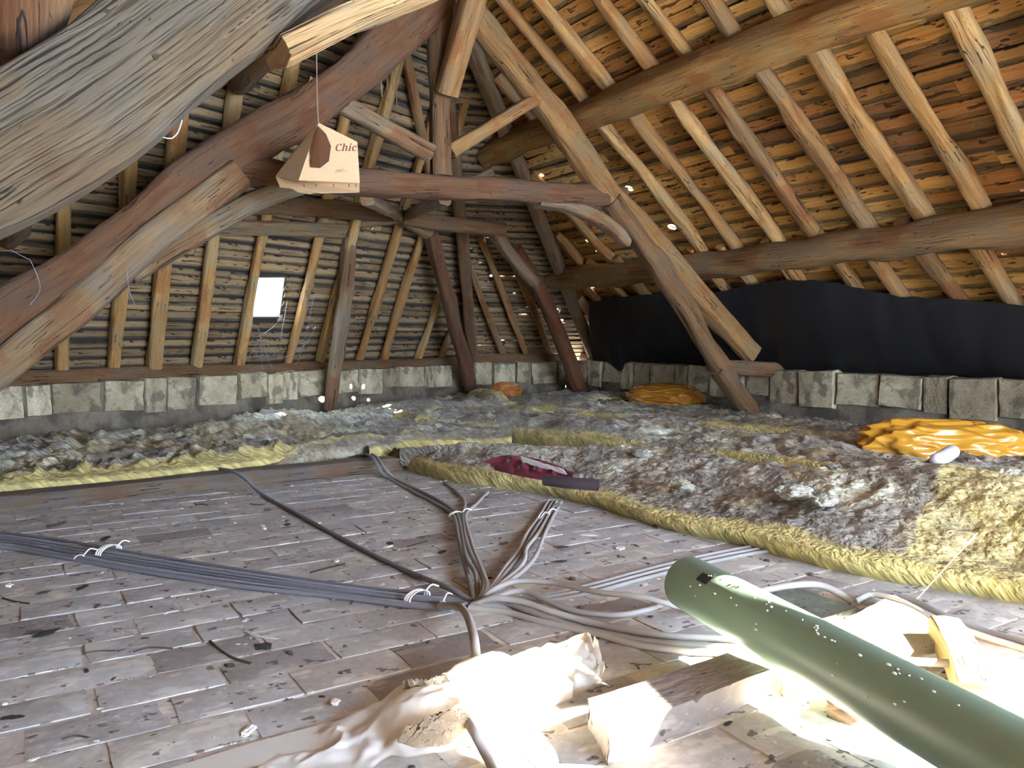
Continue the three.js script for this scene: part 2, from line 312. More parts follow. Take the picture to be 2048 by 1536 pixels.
// a low stone wall between two plan points of its inner face; the room is on its left when walking from p to q
function wall(name, label, p, q, thick, top, course) {
  const g = group(name); struct(g, label, 'wall');
  const d = q.clone().sub(p), len = d.length(), dir = d.clone().normalize();
  g.position.copy(p); g.rotation.y = Math.atan2(-dir.z, dir.x);
  const n = Math.ceil(len / 0.12), core = new THREE.BoxGeometry(len, top, thick, n, 6, 2), c = core.attributes.position, uv = core.attributes.uv;
  for (let i = 0; i < c.count; i++) {
    const x = c.getX(i), y = c.getY(i) + top / 2, z = c.getZ(i);
    uv.setXY(i, x * 0.8, (y + z) * 0.8);
    if (z > 0) c.setZ(i, z + 0.05 * (fb(x * 4, y * 6, 3) - 0.5) - 0.015 * smooth(course - 0.06, course + 0.02, y) + 0.03 * smooth(course, 0, y));
  }
  core.computeVertexNormals(); core.translate(len / 2, top / 2, -thick / 2); mesh('rubble_base', core, mPlaster, g);
  for (let x = 0.02; x < len - 0.1;) {
    const w = rr(0.18, 0.46), h = top - course + rr(-0.06, 0.03), m = mesh('stone', pick(stoneGeos), pick(stoneMats), g);
    m.scale.set(w - 0.008, h, 0.16); m.position.set(x + w / 2, top - h / 2 + rr(0.0, 0.02), -0.06 + rr(-0.022, 0.016)); m.rotation.set(rr(-0.05, 0.05), rr(-0.06, 0.06), rr(-0.05, 0.05)); x += w;
  }
  return g;
}
const endZ = (x) => -7.05 - 0.41 * x;
wall('wall_end', 'low pale stone wall beneath the roof window, grey rubble at its foot', V(-1.55, 0, endZ(-1.55)), V(5.05, 0, endZ(5.05)), 0.5, 0.52, 0.24);
wall('wall_corner', 'short splayed stone wall in the far corner of the attic', V(5.05, 0, endZ(5.05)), V(6.3, 0, -8.8), 0.5, 0.53, 0.24);
wall('wall_right', 'low pale stone wall below the black plastic sheeting', V(6.3, 0, -8.8), V(6.3, 0, 3.4), 0.74, 0.56, 0.24);
wall('wall_left', 'low stone wall under the eaves beside the near truss', V(-0.85, 0, 3.4), V(-0.85, 0, endZ(-0.85)), 0.7, 0.53, 0.24);
{ // gable behind the camera, with a wide opening added for sky fill light
  const sh = new THREE.Shape([[-1.6, 0], [7.1, 0], [7.1, 0.62], [2.75, 4.12], [-1.6, 0.62]].map((p) => new THREE.Vector2(...p)));
  sh.holes.push(new THREE.Path([[0.9, 0.25], [4.6, 0.25], [4.6, 2.4], [0.9, 2.4]].map((p) => new THREE.Vector2(...p))));
  const g = new THREE.ExtrudeGeometry(sh, { depth: 0.35, bevelEnabled: false }); g.translate(0, 0, 3.4);
  struct(mesh('wall_back', g, mPlaster), 'plain gable wall behind the camera with a wide opening added to let in sky light', 'wall');
}

// ---------------------------------------------------------------- roof slopes
const SL = 2 * (D_BOARD - 0.55) / K - 2 * RIDGE, LEN = Math.hypot(SL / 2, SL / 2 * K);
const frR = deckFrame(V((D_BOARD - 0.55) / K, 0.55, 0), V(0, 0, -1), NR);
const frL = deckFrame(V(EP0.x, 0.55, 0), V(0, 0, 1), V(-K, 1, 0));
const frE = deckFrame(EP0, UPV.clone().cross(NE), NE);
const frC = deckFrame(EP2, UPV.clone().cross(NC), NC);
const toSun = (p, nrm, d) => p.clone().addScaledVector(SUN, (d - p.dot(nrm)) / SUN.dot(nrm));
const hol = (fr, nrm, d, list) => list.map(([x, y, r]) => { const [a, b] = fr.to(onp(x, y, nrm, d)); return { x: a, y: b, r }; });
const cast = (pts) => pts.map(([x, y, h = 0]) => frR.to(toSun(atY(x, y, h), NR, D_BOARD + 0.03)));
// unseen openings, outlined by projecting the wanted floor sun patches up to the slope
const bigR = [
  cast([[900, 1372], [1010, 1345], [1180, 1396, 0.05], [1278, 1362, 0.07], [1345, 1428, 0.07], [1290, 1500], [1120, 1560], [700, 1560], [560, 1530]]),
  cast([[1448, 1150, 0.25], [1560, 1188, 0.2], [1640, 1234, 0.05], [1800, 1196, 0.05], [1890, 1258, 0.05], [2080, 1330], [2180, 1420], [2060, 1530], [1870, 1545], [1530, 1440], [1500, 1330, 0.12]]),
];
const wallFleck = (x, y, r) => { const p = onp(x, y, V(0.41, 0, 1).normalize(), V(0.41, 0, 1).normalize().dot(V(0, 0, -7.05))), [a, b] = frR.to(toSun(p, NR, D_BOARD)); return { x: a, y: b, r }; };
const holesR = [...hol(frR, NR, D_BOARD, [[1266, 386, 0.055], [1345, 455, 0.055], [1365, 453, 0.025], [1378, 452, 0.02], [1315, 470, 0.03], [1840, 398, 0.022], [2010, 510, 0.015], [1000, 352, 0.06], [1085, 350, 0.02], [918, 320, 0.025], [1225, 168, 0.008], [1900, 70, 0.006], [2044, 380, 0.012]]),
  wallFleck(610, 780, 0.035), wallFleck(640, 787, 0.035), wallFleck(695, 783, 0.05), wallFleck(722, 778, 0.025), wallFleck(706, 800, 0.03), wallFleck(850, 790, 0.04), wallFleck(735, 806, 0.02)];
const tone = (s, b) => { const v = n3(s * 0.9, b * 1.1, 5); return boardMats[v < 0.3 ? pick([5, 3, 4, 5]) : v < 0.45 ? pick([1, 3, 4]) : pick([0, 1, 2, 6, 0, 2])]; };
deck('ceiling_right', frR, [[-3.6, 0], [9.0, 0], [5.6, LEN], [-3.6, LEN]], { pitch: 0.138, gap: 0.012, mats: tone, holes: holesR, big: bigR, label: 'right roof slope of rough tan boards with bark edges over dark slating' });
deck('ceiling_left', frL, [[-6.7, 0], [3.6, 0], [3.6, LEN], [-5.6, LEN]], { pitch: 0.14, gap: 0.014, mats: boardMats, label: 'left roof slope of brown boards above the near beam' });
const winPx = [[508, 555], [572, 555], [561, 636], [493, 636]], winAB = winPx.map(([x, y]) => frE.to(onp(x, y, NE, DE)));
const triE = [EP0, EP2, APEX].map((p) => frE.to(p)), triC = [EP2, EP3, APEX].map((p) => frC.to(p));
const ccw = (P) => (P.reduce((s, p, i) => { const q = P[(i + 1) % P.length]; return s + p[0] * q[1] - q[0] * p[1]; }, 0) < 0 ? P.slice().reverse() : P);
deck('ceiling_end', frE, ccw(triE), { pitch: 0.094, gap: 0.03, wave: 0.007, mats: lathMats, big: [winAB], len: [1.2, 2.4], holes: hol(frE, NE, DE, [[618, 648, 0.025], [633, 646, 0.02], [741, 460, 0.03], [650, 432, 0.015], [822, 180, 0.018], [828, 205, 0.012], [833, 238, 0.015], [812, 120, 0.012], [500, 733, 0.012]]), label: 'hipped end slope of grey-brown laths with dark gaps, pierced by the roof window' });
deck('ceiling_corner', frC, ccw(triC), { pitch: 0.094, gap: 0.03, wave: 0.007, mats: lathMats, len: [0.9, 1.8], big: [[903, 541, 0.05, 0.04], [985, 475, 0.09, 0.025], [940, 500, 0.04, 0.02], [985, 556, 0.03, 0.025], [1004, 552, 0.02, 0.02], [1000, 684, 0.08, 0.02], [1034, 681, 0.05, 0.018], [1085, 614, 0.05, 0.02], [1112, 622, 0.05, 0.03], [1120, 645, 0.06, 0.025], [1126, 668, 0.05, 0.02], [1052, 660, 0.02, 0.02], [1150, 606, 0.05, 0.02], [1030, 590, 0.02, 0.02]].map(([x, y, w, h]) => { const [a, b] = frC.to(onp(x, y, NC, DC)); return [[a - w, b - h], [a + w * 0.8, b - h * 0.7], [a + w, b + h * 0.6], [a - w * 0.6, b + h]]; }), slits: hol(frC, NC, DC, [[962, 470, 0.05], [1035, 560, 0.05], [965, 580, 0.03], [1048, 630, 0.04], [960, 690, 0.05], [1155, 650, 0.05]]), holes: hol(frC, NC, DC, [[960, 525, 0.018], [928, 665, 0.018], [942, 520, 0.012], [1020, 640, 0.012], [1078, 590, 0.014], [1055, 612, 0.014]]), label: 'splayed corner slope of laths pricked by points of daylight' });

// the roof window
{
  const w = group('window_1'); struct(w, 'small bright roof window with a thin iron frame in the end slope', 'window');
  w.position.copy(frE.O); w.quaternion.setFromRotationMatrix(frE.m);
  const P = winAB.map(([a, b]) => V(a, b, 0.03)), iron = std({ color: C('#4a4642'), roughness: 0.7 });
  for (let i = 0; i < 4; i++) mesh('window_frame', timberGeo([P[i], P[(i + 1) % 4]], 0.02, 0.05, { up: ZV, wob: 0.003 }), iron, w);
  const sh = new THREE.Shape(winAB.map(([a, b]) => new THREE.Vector2(a, b))), g = new THREE.ShapeGeometry(sh);
  const pane = mesh('pane', g, new THREE.MeshPhysicalMaterial({ color: 0xffffff, transmission: 1, thickness: 0, roughness: 0.05 }), w); pane.position.z = 0.045;
}

// ---------------------------------------------------------------- purlins, rafters
const GR = 'common rafters of the right slope';
timber('purlin', 'long hewn upper purlin carrying the right slope, dark above and pale beneath', 'beam', [V(4.08, 2.69, 3.3), V(4.1, 2.68, -0.8), V(4.08, 2.69, -2.8), V(4.07, 2.705, -4.4), V(4.09, 2.69, -5.9), V(4.08, 2.69, -7.05)], 0.21, 0.24, wood('#bfa372', 0.016), { up: NR, wob: 0.03 });
timber('purlin', 'lower purlin of grey-brown round timber above the black sheeting', 'beam', [V(5.42, 1.61, 3.3), V(5.42, 1.61, -1.5), V(5.45, 1.59, -3.2), V(5.5, 1.545, -5.2), V(5.5, 1.55, -7.95)], 0.21, 0.23, wood('#a39074', 0.016), { up: NR, wob: 0.03, round: 0.34 });
const rz = (x, y) => onp(x, y, NR, D_RAFT).z;
const rp = (X, z) => V(X, D_RAFT - K * X, z);
function rafterR(z, x0, x1, w, label, mat, grp = GR) { const dz = rr(-0.02, 0.02), xm = lerp(x0, x1, rr(0.35, 0.65)); timber('rafter', label, 'rafter', [rp(x0, z - dz), rp(xm, z + rr(-0.025, 0.025)), rp(x1, z + dz)], w, 0.1, mat, { up: NR, wob: 0.022, round: 0.33 }, grp); }
const rm = () => pick([M.raft1, M.raft2, M.raft3, M.raft4]);
const inHole = (z) => z > -0.75 && z < 1.75;
const zsU = [[1170, 200], [1228, 178], [1303, 142], [1372, 105], [1468, 62], [1560, 15]].map((p) => rz(...p));
const zsM = [[1205, 250], [1262, 225], [1345, 195], [1410, 155], [1515, 120], [1625, 80], [1740, 40], [1905, 20]].map((p) => rz(...p));
const zsL = [[1451, 576], [1509, 566], [1595, 559], [1684, 546], [1762, 539], [1879, 552], [1995, 549]].map((p) => rz(...p));
for (let z = Math.min(...zsU) - 0.38; z > -7.2; z -= 0.38) zsU.push(z);
for (let z = Math.max(...zsU) + 0.4; z < 3; z += 0.4) zsU.push(z);
for (const p of [[1062, 417], [1147, 438]]) zsM.push(rz(...p));
for (let z = Math.max(...zsM) + 0.42; z < 3; z += 0.42) if (!inHole(z)) zsM.push(z);
for (const p of [[1147, 585], [1181, 585], [1236, 581], [1284, 578]]) zsL.push(rz(...p));
for (let z = Math.max(...zsL) + 0.42; z < 3; z += 0.42) if (!inHole(z)) zsL.push(z);
const hipX = (z) => (z > -5.6 ? RIDGE : RIDGE + (-5.6 - z) / (9.0 - 5.6) * (EP3.x - RIDGE));
const NTH = ['first', 'second', 'third', 'fourth', 'fifth', 'sixth', 'seventh', 'eighth', 'ninth', 'tenth', 'eleventh', 'twelfth', 'thirteenth', 'fourteenth', 'fifteenth', 'sixteenth', 'seventeenth', 'eighteenth', 'nineteenth', 'twentieth', 'twenty-first', 'twenty-second', 'twenty-third', 'twenty-fourth'];
const nthOf = (zs, z) => { const near = z > ZT, row = zs.filter((q) => (q > ZT) === near).sort((a, b) => Math.abs(a - ZT) - Math.abs(b - ZT)); return `${NTH[row.indexOf(z)]} rafter ${near ? 'from' : 'beyond'} the far truss`; };
for (const z of zsU) { const a = Math.max(2.85, hipX(z) + 0.12); if (a < 3.9) rafterR(z, a, 4.16, rr(0.09, 0.115), `${nthOf(zsU, z)}, between the ridge and upper right purlin`, rm(), 'upper rafters of the right slope'); }
for (const z of zsM) { const a = Math.max(4.12, hipX(z) + 0.1); if (a < 5.4) rafterR(z, a, 5.58, rr(0.1, 0.13), `${nthOf(zsM, z)}, between the two right purlins`, rm(), 'middle rafters of the right slope'); }
for (const z of zsL) { const a = Math.max(5.52, hipX(z) + 0.08); if (a < 6.8) rafterR(z, a, 6.95, rr(0.1, 0.12), `${nthOf(zsL, z)}, running down behind the black sheeting`, rm(), 'lower rafters of the right slope'); }
// left slope
const lp = (X, z, d = D_RAFT) => V(X, d - K * (2 * RIDGE - X), z);
for (let z = -6.6; z < 3.2; z += 0.4) { const x1 = z < -5.6 ? -1.3 + (z + 6.7) / 1.1 * 3.9 : 2.6; if (x1 > -0.9) timber('rafter', 'brown rafter of the left slope behind the near beam', 'rafter', [lp(-1.35, z), lp(x1, z + 0.02)], 0.1, 0.1, rm(), { up: V(-K, 1, 0), wob: 0.02, round: 0.33 }, 'rafters of the left slope'); }
timber('purlin', 'upper purlin of the left slope above the far left principal', 'beam', [lp(1.42, 3.2, D_PURL), lp(1.42, -5.95, D_PURL)], 0.2, 0.2, M.oakBrown, { up: V(-K, 1, 0), wob: 0.02 });
timber('purlin', 'lower purlin of the left slope close above the near beam', 'beam', [lp(0.02, 3.2, D_PURL), lp(0.02, -6.1, D_PURL)], 0.19, 0.19, M.oakBrown, { up: V(-K, 1, 0), wob: 0.02 });
timber('ridge_beam', 'ridge beam along the top of the roof', 'beam', [V(RIDGE, 3.72, 3.3), V(RIDGE, 3.72, -5.6)], 0.12, 0.2, M.oakBrown);
// end slope rafters run straight back
const dirE = V(0, -NE.z, NE.y).normalize();
const endRaft = (x, y, w, mat, label, grp, cut = 9) => {
  const p = onp(x, y, NE, DE - 0.055), q = p.clone(); const top = Math.min(D_BOARD - K * q.x, D_BOARD - K * (2 * RIDGE - q.x), cut) - 0.12;
  const a = p.clone().addScaledVector(dirE, (0.47 - p.y) / dirE.y), b = p.clone().addScaledVector(dirE, (top - p.y) / dirE.y);
  if (b.y > a.y + 0.3) timber('rafter', label, 'rafter', [a, a.clone().lerp(b, 0.4).add(V(rr(-0.02, 0.02), 0, 0)), b], w, 0.085, mat, { up: NE, wob: 0.016, round: 0.3 }, grp);
};
for (const [i, [x, y, w]] of [[120, 745, 0.09], [228, 755, 0.1], [305, 750, 0.12], [390, 745, 0.1], [475, 740, 0.085], [600, 620, 0.085]].entries()) endRaft(x, y, w, rm(), `grey-brown rafter of the end slope, ${['fifth to the left of', 'fourth to the left of', 'third to the left of', 'second to the left of', 'first to the left of', 'just to the right of'][i]} the roof window`, 'rafters of the end slope left of the tall post');
endRaft(645, 700, 0.09, rm(), 'pale rafter of the end slope just beside the tall post', null);
for (const [i, [x, y, w]] of [[720, 715, 0.085], [768, 715, 0.09], [842, 700, 0.08], [888, 700, 0.08]].entries()) endRaft(x, y, w, rm(), `end slope rafter leaning right, ${NTH[i]} to the right of the tall post`, 'rafters of the end slope between the two posts', x > 800 ? (x > 870 ? 1.15 : 1.5) : 9);
// corner slope rafters
let nCorn = 0;
const cornRaft = (x0, y0, x1, y1, w) => timber('rafter', `${NTH[nCorn++]} rafter of the splayed corner slope, counted from the corner post`, 'rafter', [onp(x0, y0, NC, DC - 0.05), onp(x1, y1, NC, DC - 0.05)], w, 0.08, rm(), { up: NC, wob: 0.016 }, 'rafters of the corner slope');
cornRaft(955, 740, 905, 585, 0.06); cornRaft(1003, 705, 918, 478, 0.08); cornRaft(1056, 718, 962, 478, 0.08); cornRaft(1106, 718, 1010, 478, 0.09);

// wall plates
const plate = (a, b, label) => timber('wall_plate', label, 'beam', [a, b], 0.2, 0.14, M.oakBrown, { wob: 0.02 });
plate(V(-1.5, 0.56, endZ(-1.5) - 0.2), V(5.2, 0.56, endZ(5.2) - 0.22), 'brown wall plate along the top of the end wall under the rafter feet');
plate(V(5.05, 0.57, endZ(5.05) - 0.22), V(6.45, 0.57, -8.98), 'brown wall plate on the splayed corner wall');
plate(V(6.75, 0.6, -8.95), V(6.75, 0.6, 3.3), 'brown wall plate behind the black sheeting on the right wall');

// ---------------------------------------------------------------- far truss
const T = (pts, dz = 0) => pts.map(([x, y]) => atZ(x, y, ZT + dz));
timber('principal_rafter', 'right principal rafter of the far truss, rough tan oak', 'beam', T([[905, -20], [1010, 105], [1118, 240], [1215, 378], [1356, 540], [1502, 710]]), 0.16, 0.19, wood('#b09672', 0.02), { wob: 0.028 });
timber('truss_leg', 'stout sloping leg propping the far truss on the right, foot in the insulation', 'post', T([[1222, 400], [1326, 547], [1404, 676], [1486, 808], [1522, 870]], 0.02), 0.15, 0.17, wood('#8e7963', 0.02), { wob: 0.03 });
timber('principal_rafter', 'left principal rafter of the far truss, long reddish-brown oak', 'beam', T([[885, -12], [760, 98], [640, 196], [500, 292], [380, 372], [190, 515], [0, 640], [-120, 715]]), 0.2, 0.27, M.oakRed, { wob: 0.035 });
timber('truss_leg', 'sloping leg of the far truss on the left, crossing the end wall', 'post', T([[478, 348], [330, 462], [250, 530], [120, 640], [-20, 745], [-100, 800]], 0.06), 0.18, 0.19, M.oakDust, { wob: 0.02 });
timber('collar_beam', 'long reddish collar beam of the far truss under the king post', 'beam', T([[355, 348], [470, 342], [640, 360], [800, 372], [960, 378], [1110, 388], [1248, 392]]), 0.17, 0.165, M.oakRed, { wob: 0.02 });
timber('king_post', 'upright brown king post standing on the collar beam', 'post', T([[884, -60], [882, 120], [880, 250], [882, 352]]), 0.15, 0.14, M.oakBrown, { up: ZV, wob: 0.022 });
timber('strut', 'grey strut from the left principal down to the king post foot', 'beam', T([[612, 168], [740, 240], [862, 308]]), 0.12, 0.12, M.oakDust);
timber('strut', 'split pale strut from the right principal down to the king post', 'beam', T([[1075, 195], [980, 252], [900, 305]]), 0.11, 0.1, M.raft4);
timber('brace', 'pale ridge brace rising from the king post towards the ridge', 'beam', [V(2.74, 2.64, -5.31), V(2.78, 3.18, -4.99), V(2.82, 3.75, -4.64)], 0.16, 0.16, wood('#b59b7c', 0.016), { up: ZV });
timber('brace', 'curved brace from the collar down on to the left leg', 'beam', T([[600, 372], [520, 398], [440, 440], [350, 490], [255, 545]], 0.0), 0.13, 0.14, M.oakGrey, { wob: 0.015 });
timber('brace', 'thin curved brace from the collar to the right leg', 'beam', T([[1075, 400], [1140, 412], [1200, 440], [1255, 482]], 0.0), 0.12, 0.12, M.oakDust, { wob: 0.012 });
timber('tie_block', 'short horizontal block joining the right leg to the wall top', 'beam', [atZ(1425, 735, ZT), atZ(1590, 738, ZT)], 0.2, 0.14, M.oakBrown);
timber('hanger', 'short pale upright hanging above the left end of the collar', 'post', [atZ(545, 215, ZT - 0.1), atZ(535, 325, ZT - 0.1)], 0.06, 0.06, M.raft4, { up: ZV });
timber('ledger_board', 'low board on edge across the floor in front of the insulation', 'board', [V(-0.9, 0.04, -4.93), V(0.2, 0.04, -4.95), V(1.2, 0.04, -4.98), V(2.2, 0.04, -5.0)], 0.14, 0.09, wood('#7f7e86'), { wob: 0.012, round: 0.12 });

// ---------------------------------------------------------------- near truss: huge curved principal over the camera
const TN = (pts, dz = 0) => pts.map(([x, y]) => atZ(x, y, ZN + dz));
timber('principal_rafter', 'huge curved grey principal rafter of the near truss, pale worn underside', 'beam', TN([[-320, 470], [-130, 380], [0, 308], [150, 226], [320, 108], [452, 22], [620, -92], [800, -215], [1000, -350]], -0.13), 0.26, 0.235, wood('#66645f', 0.045), { wob: 0.022, round: 0.09, seg: 0.04 });
timber('scarf_piece', 'pale splintered timber spliced under the near principal rafter', 'beam', TN([[556, 112], [640, 72], [720, 36], [800, 4], [900, -40], [1020, -95]], -0.07), 0.14, 0.05, wood('#b5ad9a', 0.03), { wob: 0.02, seg: 0.03, round: 0.1 });
timber('principal_rafter', 'right principal rafter of the near truss beyond the frame', 'beam', [V(2.7, 3.42, ZN), V(4.6, 1.96, ZN), V(6.4, 0.52, ZN)], 0.2, 0.24, M.oakBrown);

// ---------------------------------------------------------------- timbers of the hipped end, meeting at a hub
const HUB = atY(803, 436, 2.02);
const E = (x, y, yy) => atY(x, y, yy);
timber('end_purlin', 'brown horizontal purlin of the end slope above the window', 'beam', [onp(290, 396, NE, DE - 0.22), onp(560, 412, NE, DE - 0.22), HUB.clone().add(V(-0.02, 0.04, -0.04))], 0.12, 0.15, M.oakBrown);
timber('fascia_board', 'wide grey board fixed below the end purlin over the window', 'board', [onp(398, 452, NE, DE - 0.13), onp(692, 462, NE, DE - 0.13)], 0.03, 0.13, M.oakGrey, { up: dirE, wob: 0.005, round: 0.1 });
timber('strut', 'short strut from the hub rising left to the collar', 'beam', [HUB, atZ(735, 398, ZT - 0.05)], 0.09, 0.09, M.oakDust);
timber('strut', 'short strut from the hub rising right beneath the king post', 'beam', [HUB, atZ(890, 398, ZT - 0.05)], 0.09, 0.09, M.oakBrown);
timber('spoke_beam', 'slim pale beam from the hub to the right upper purlin', 'beam', [HUB, V(3.95, 2.45, -6.7)], 0.09, 0.09, M.oakDust);
const topC = E(697, 448, 1.95), topB = E(858, 466, 1.93), topA = E(985, 458, 1.98);
timber('spoke_beam', 'short beam from the hub to the head of the tall post', 'beam', [HUB, topC], 0.11, 0.1, M.oakDust);
timber('spoke_beam', 'short stout beam from the hub to the head of the corner post', 'beam', [HUB, topB], 0.13, 0.12, M.oakDust);
timber('spoke_beam', 'stout beam from the hub towards the right corner leg', 'beam', [HUB, topA.clone().lerp(HUB, -0.12)], 0.15, 0.14, M.oakBrown);
const footC = onp(655, 815, V(0.41, 0, 1), -6.98).add(V(0, 0, 0.1)), footB = onp(947, 795, V(0.41, 0, 1), -6.85), footA = atX(1166, 792, 6.18);
timber('hip_post', 'tall leaning post by the roof window, one edge washed pale', 'post', [topC, topC.clone().lerp(footC, 0.5).add(V(0.03, 0, 0)), footC], 0.13, 0.13, wood('#9a9189', 0.02), { up: ZV, wob: 0.025 });
timber('hip_post', 'reddish leaning corner post between the two end slopes', 'post', [topB, topB.clone().lerp(footB, 0.5), footB], 0.13, 0.13, wood('#7f6455'), { up: ZV, wob: 0.022 });
timber('hip_post', 'reddish leg at the right-hand far corner, foot behind the insulation', 'post', [onp(1030, 500, NC, DC - 0.3), onp(1085, 595, NC, DC - 0.34), footA], 0.16, 0.15, wood('#84604c'), { up: ZV, wob: 0.02 });
timber('brace', 'curved knee from the hub beam down to the right corner leg', 'beam', [topA, onp(1010, 498, NC, DC - 0.4), onp(1068, 565, NC, DC - 0.42)], 0.12, 0.13, M.oakDust, { up: ZV });
const hipA = (t, d) => APEX.clone().lerp(EP3, t).add(V(-0.08, -d, 0.06));
timber('hip_rafter', 'long pale hip rafter down the far right corner of the roof', 'rafter', [hipA(0.03, 0.1), hipA(0.5, 0.13), hipA(0.95, 0.12)], 0.13, 0.15, M.oakDust);
const hipB = (t) => APEX.clone().lerp(EP2, t).add(V(-0.02, -0.13, 0.08));
timber('hip_rafter', 'brown hip rafter behind the corner post, chinks of daylight beside it', 'rafter', [hipB(0.03), hipB(0.5), hipB(0.95)], 0.13, 0.13, M.oakBrown);
const hipL = (t) => APEX.clone().lerp(EP0, t).add(V(0.04, -0.13, 0.08));
timber('hip_rafter', 'brown hip rafter over the left corner behind the far truss', 'rafter', [hipL(0.03), hipL(0.5), hipL(0.95)], 0.13, 0.13, M.oakBrown);
timber('hip_rafter', 'narrow upright rafter beside the king post with a lit edge', 'rafter', [onp(800, 60, NE, DE - 0.07), onp(862, 352, NE, DE - 0.07)], 0.08, 0.08, M.raft4, { up: NE });

// ---------------------------------------------------------------- black plastic sheeting along the right eaves
const mBlack = std({ color: C('#141316'), roughness: 0.55 });
function sheetR(label, top, bot, n) {
  const tc = curveAt(top.map(([x, y, d = 6.08]) => onp(x, y, NR, d))), bc = curveAt(bot.map(([x, y, X = 6.42]) => atX(x, y, X)));
  const g = surf(n, 26, (u, v) => {
    const p = tc(u).lerp(bc(u), v), s = Math.sin(v * Math.PI);
    p.addScaledVector(NR.clone().normalize(), -0.06 * s - 0.05 * s * (fb(u * n * 0.12, v * 1.3, 2) - 0.5) - 0.02 * (n3(u * n * 0.3, v * 3, 5) - 0.5)); p.y -= 0.05 * s; return p;
  });
  const m = placed('plastic_sheet', g, new THREE.MeshStandardMaterial({ color: mBlack.color, roughness: 0.6, side: THREE.DoubleSide }), bc(0.5)); return tag(m, label, 'plastic sheet');
}
sheetR('black plastic sheeting hung under the rafters beyond the far truss', [[1178, 605], [1240, 594], [1330, 588], [1400, 585], [1450, 582]], [[1190, 730], [1225, 745], [1253, 762], [1262, 732], [1400, 728], [1500, 732]], 60);
sheetR('long black plastic sheeting hung under the rafters on the near side of the far truss', [[1425, 590], [1490, 572], [1560, 562], [1650, 563], [1720, 577], [1800, 592], [1900, 598], [2060, 612], [2250, 640]], [[1440, 730], [1580, 738], [1700, 746], [1850, 750], [2060, 756], [2300, 770]], 110);
{ const p = onp(1832, 682, NR, 5.98); const m = tag(placed('hole_stand_in', new THREE.IcosahedronGeometry(0.022, 1).scale(1.5, 0.6, 0.9), std({ color: C('#c9b29a') }), p), 'pale lump standing in for a small hole in the black sheeting', 'sheet_hole'); }  // pale lump added where the sheeting has a small hole showing stone

// ---------------------------------------------------------------- glass wool
const cl = (h) => C(h);
const DIRT = [cl('#8b857d'), cl('#a8a298'), cl('#bdb8ab'), cl('#a3a3a3')], YEL = cl('#e0d490'), PALE = cl('#d6d8c6'), OCH = cl('#bda873');
const mWool = std({ vertexColors: true, color: 0xffffff, map: fleeceTex, bumpMap: fleeceBump, bumpScale: 0.012, roughness: 1 });
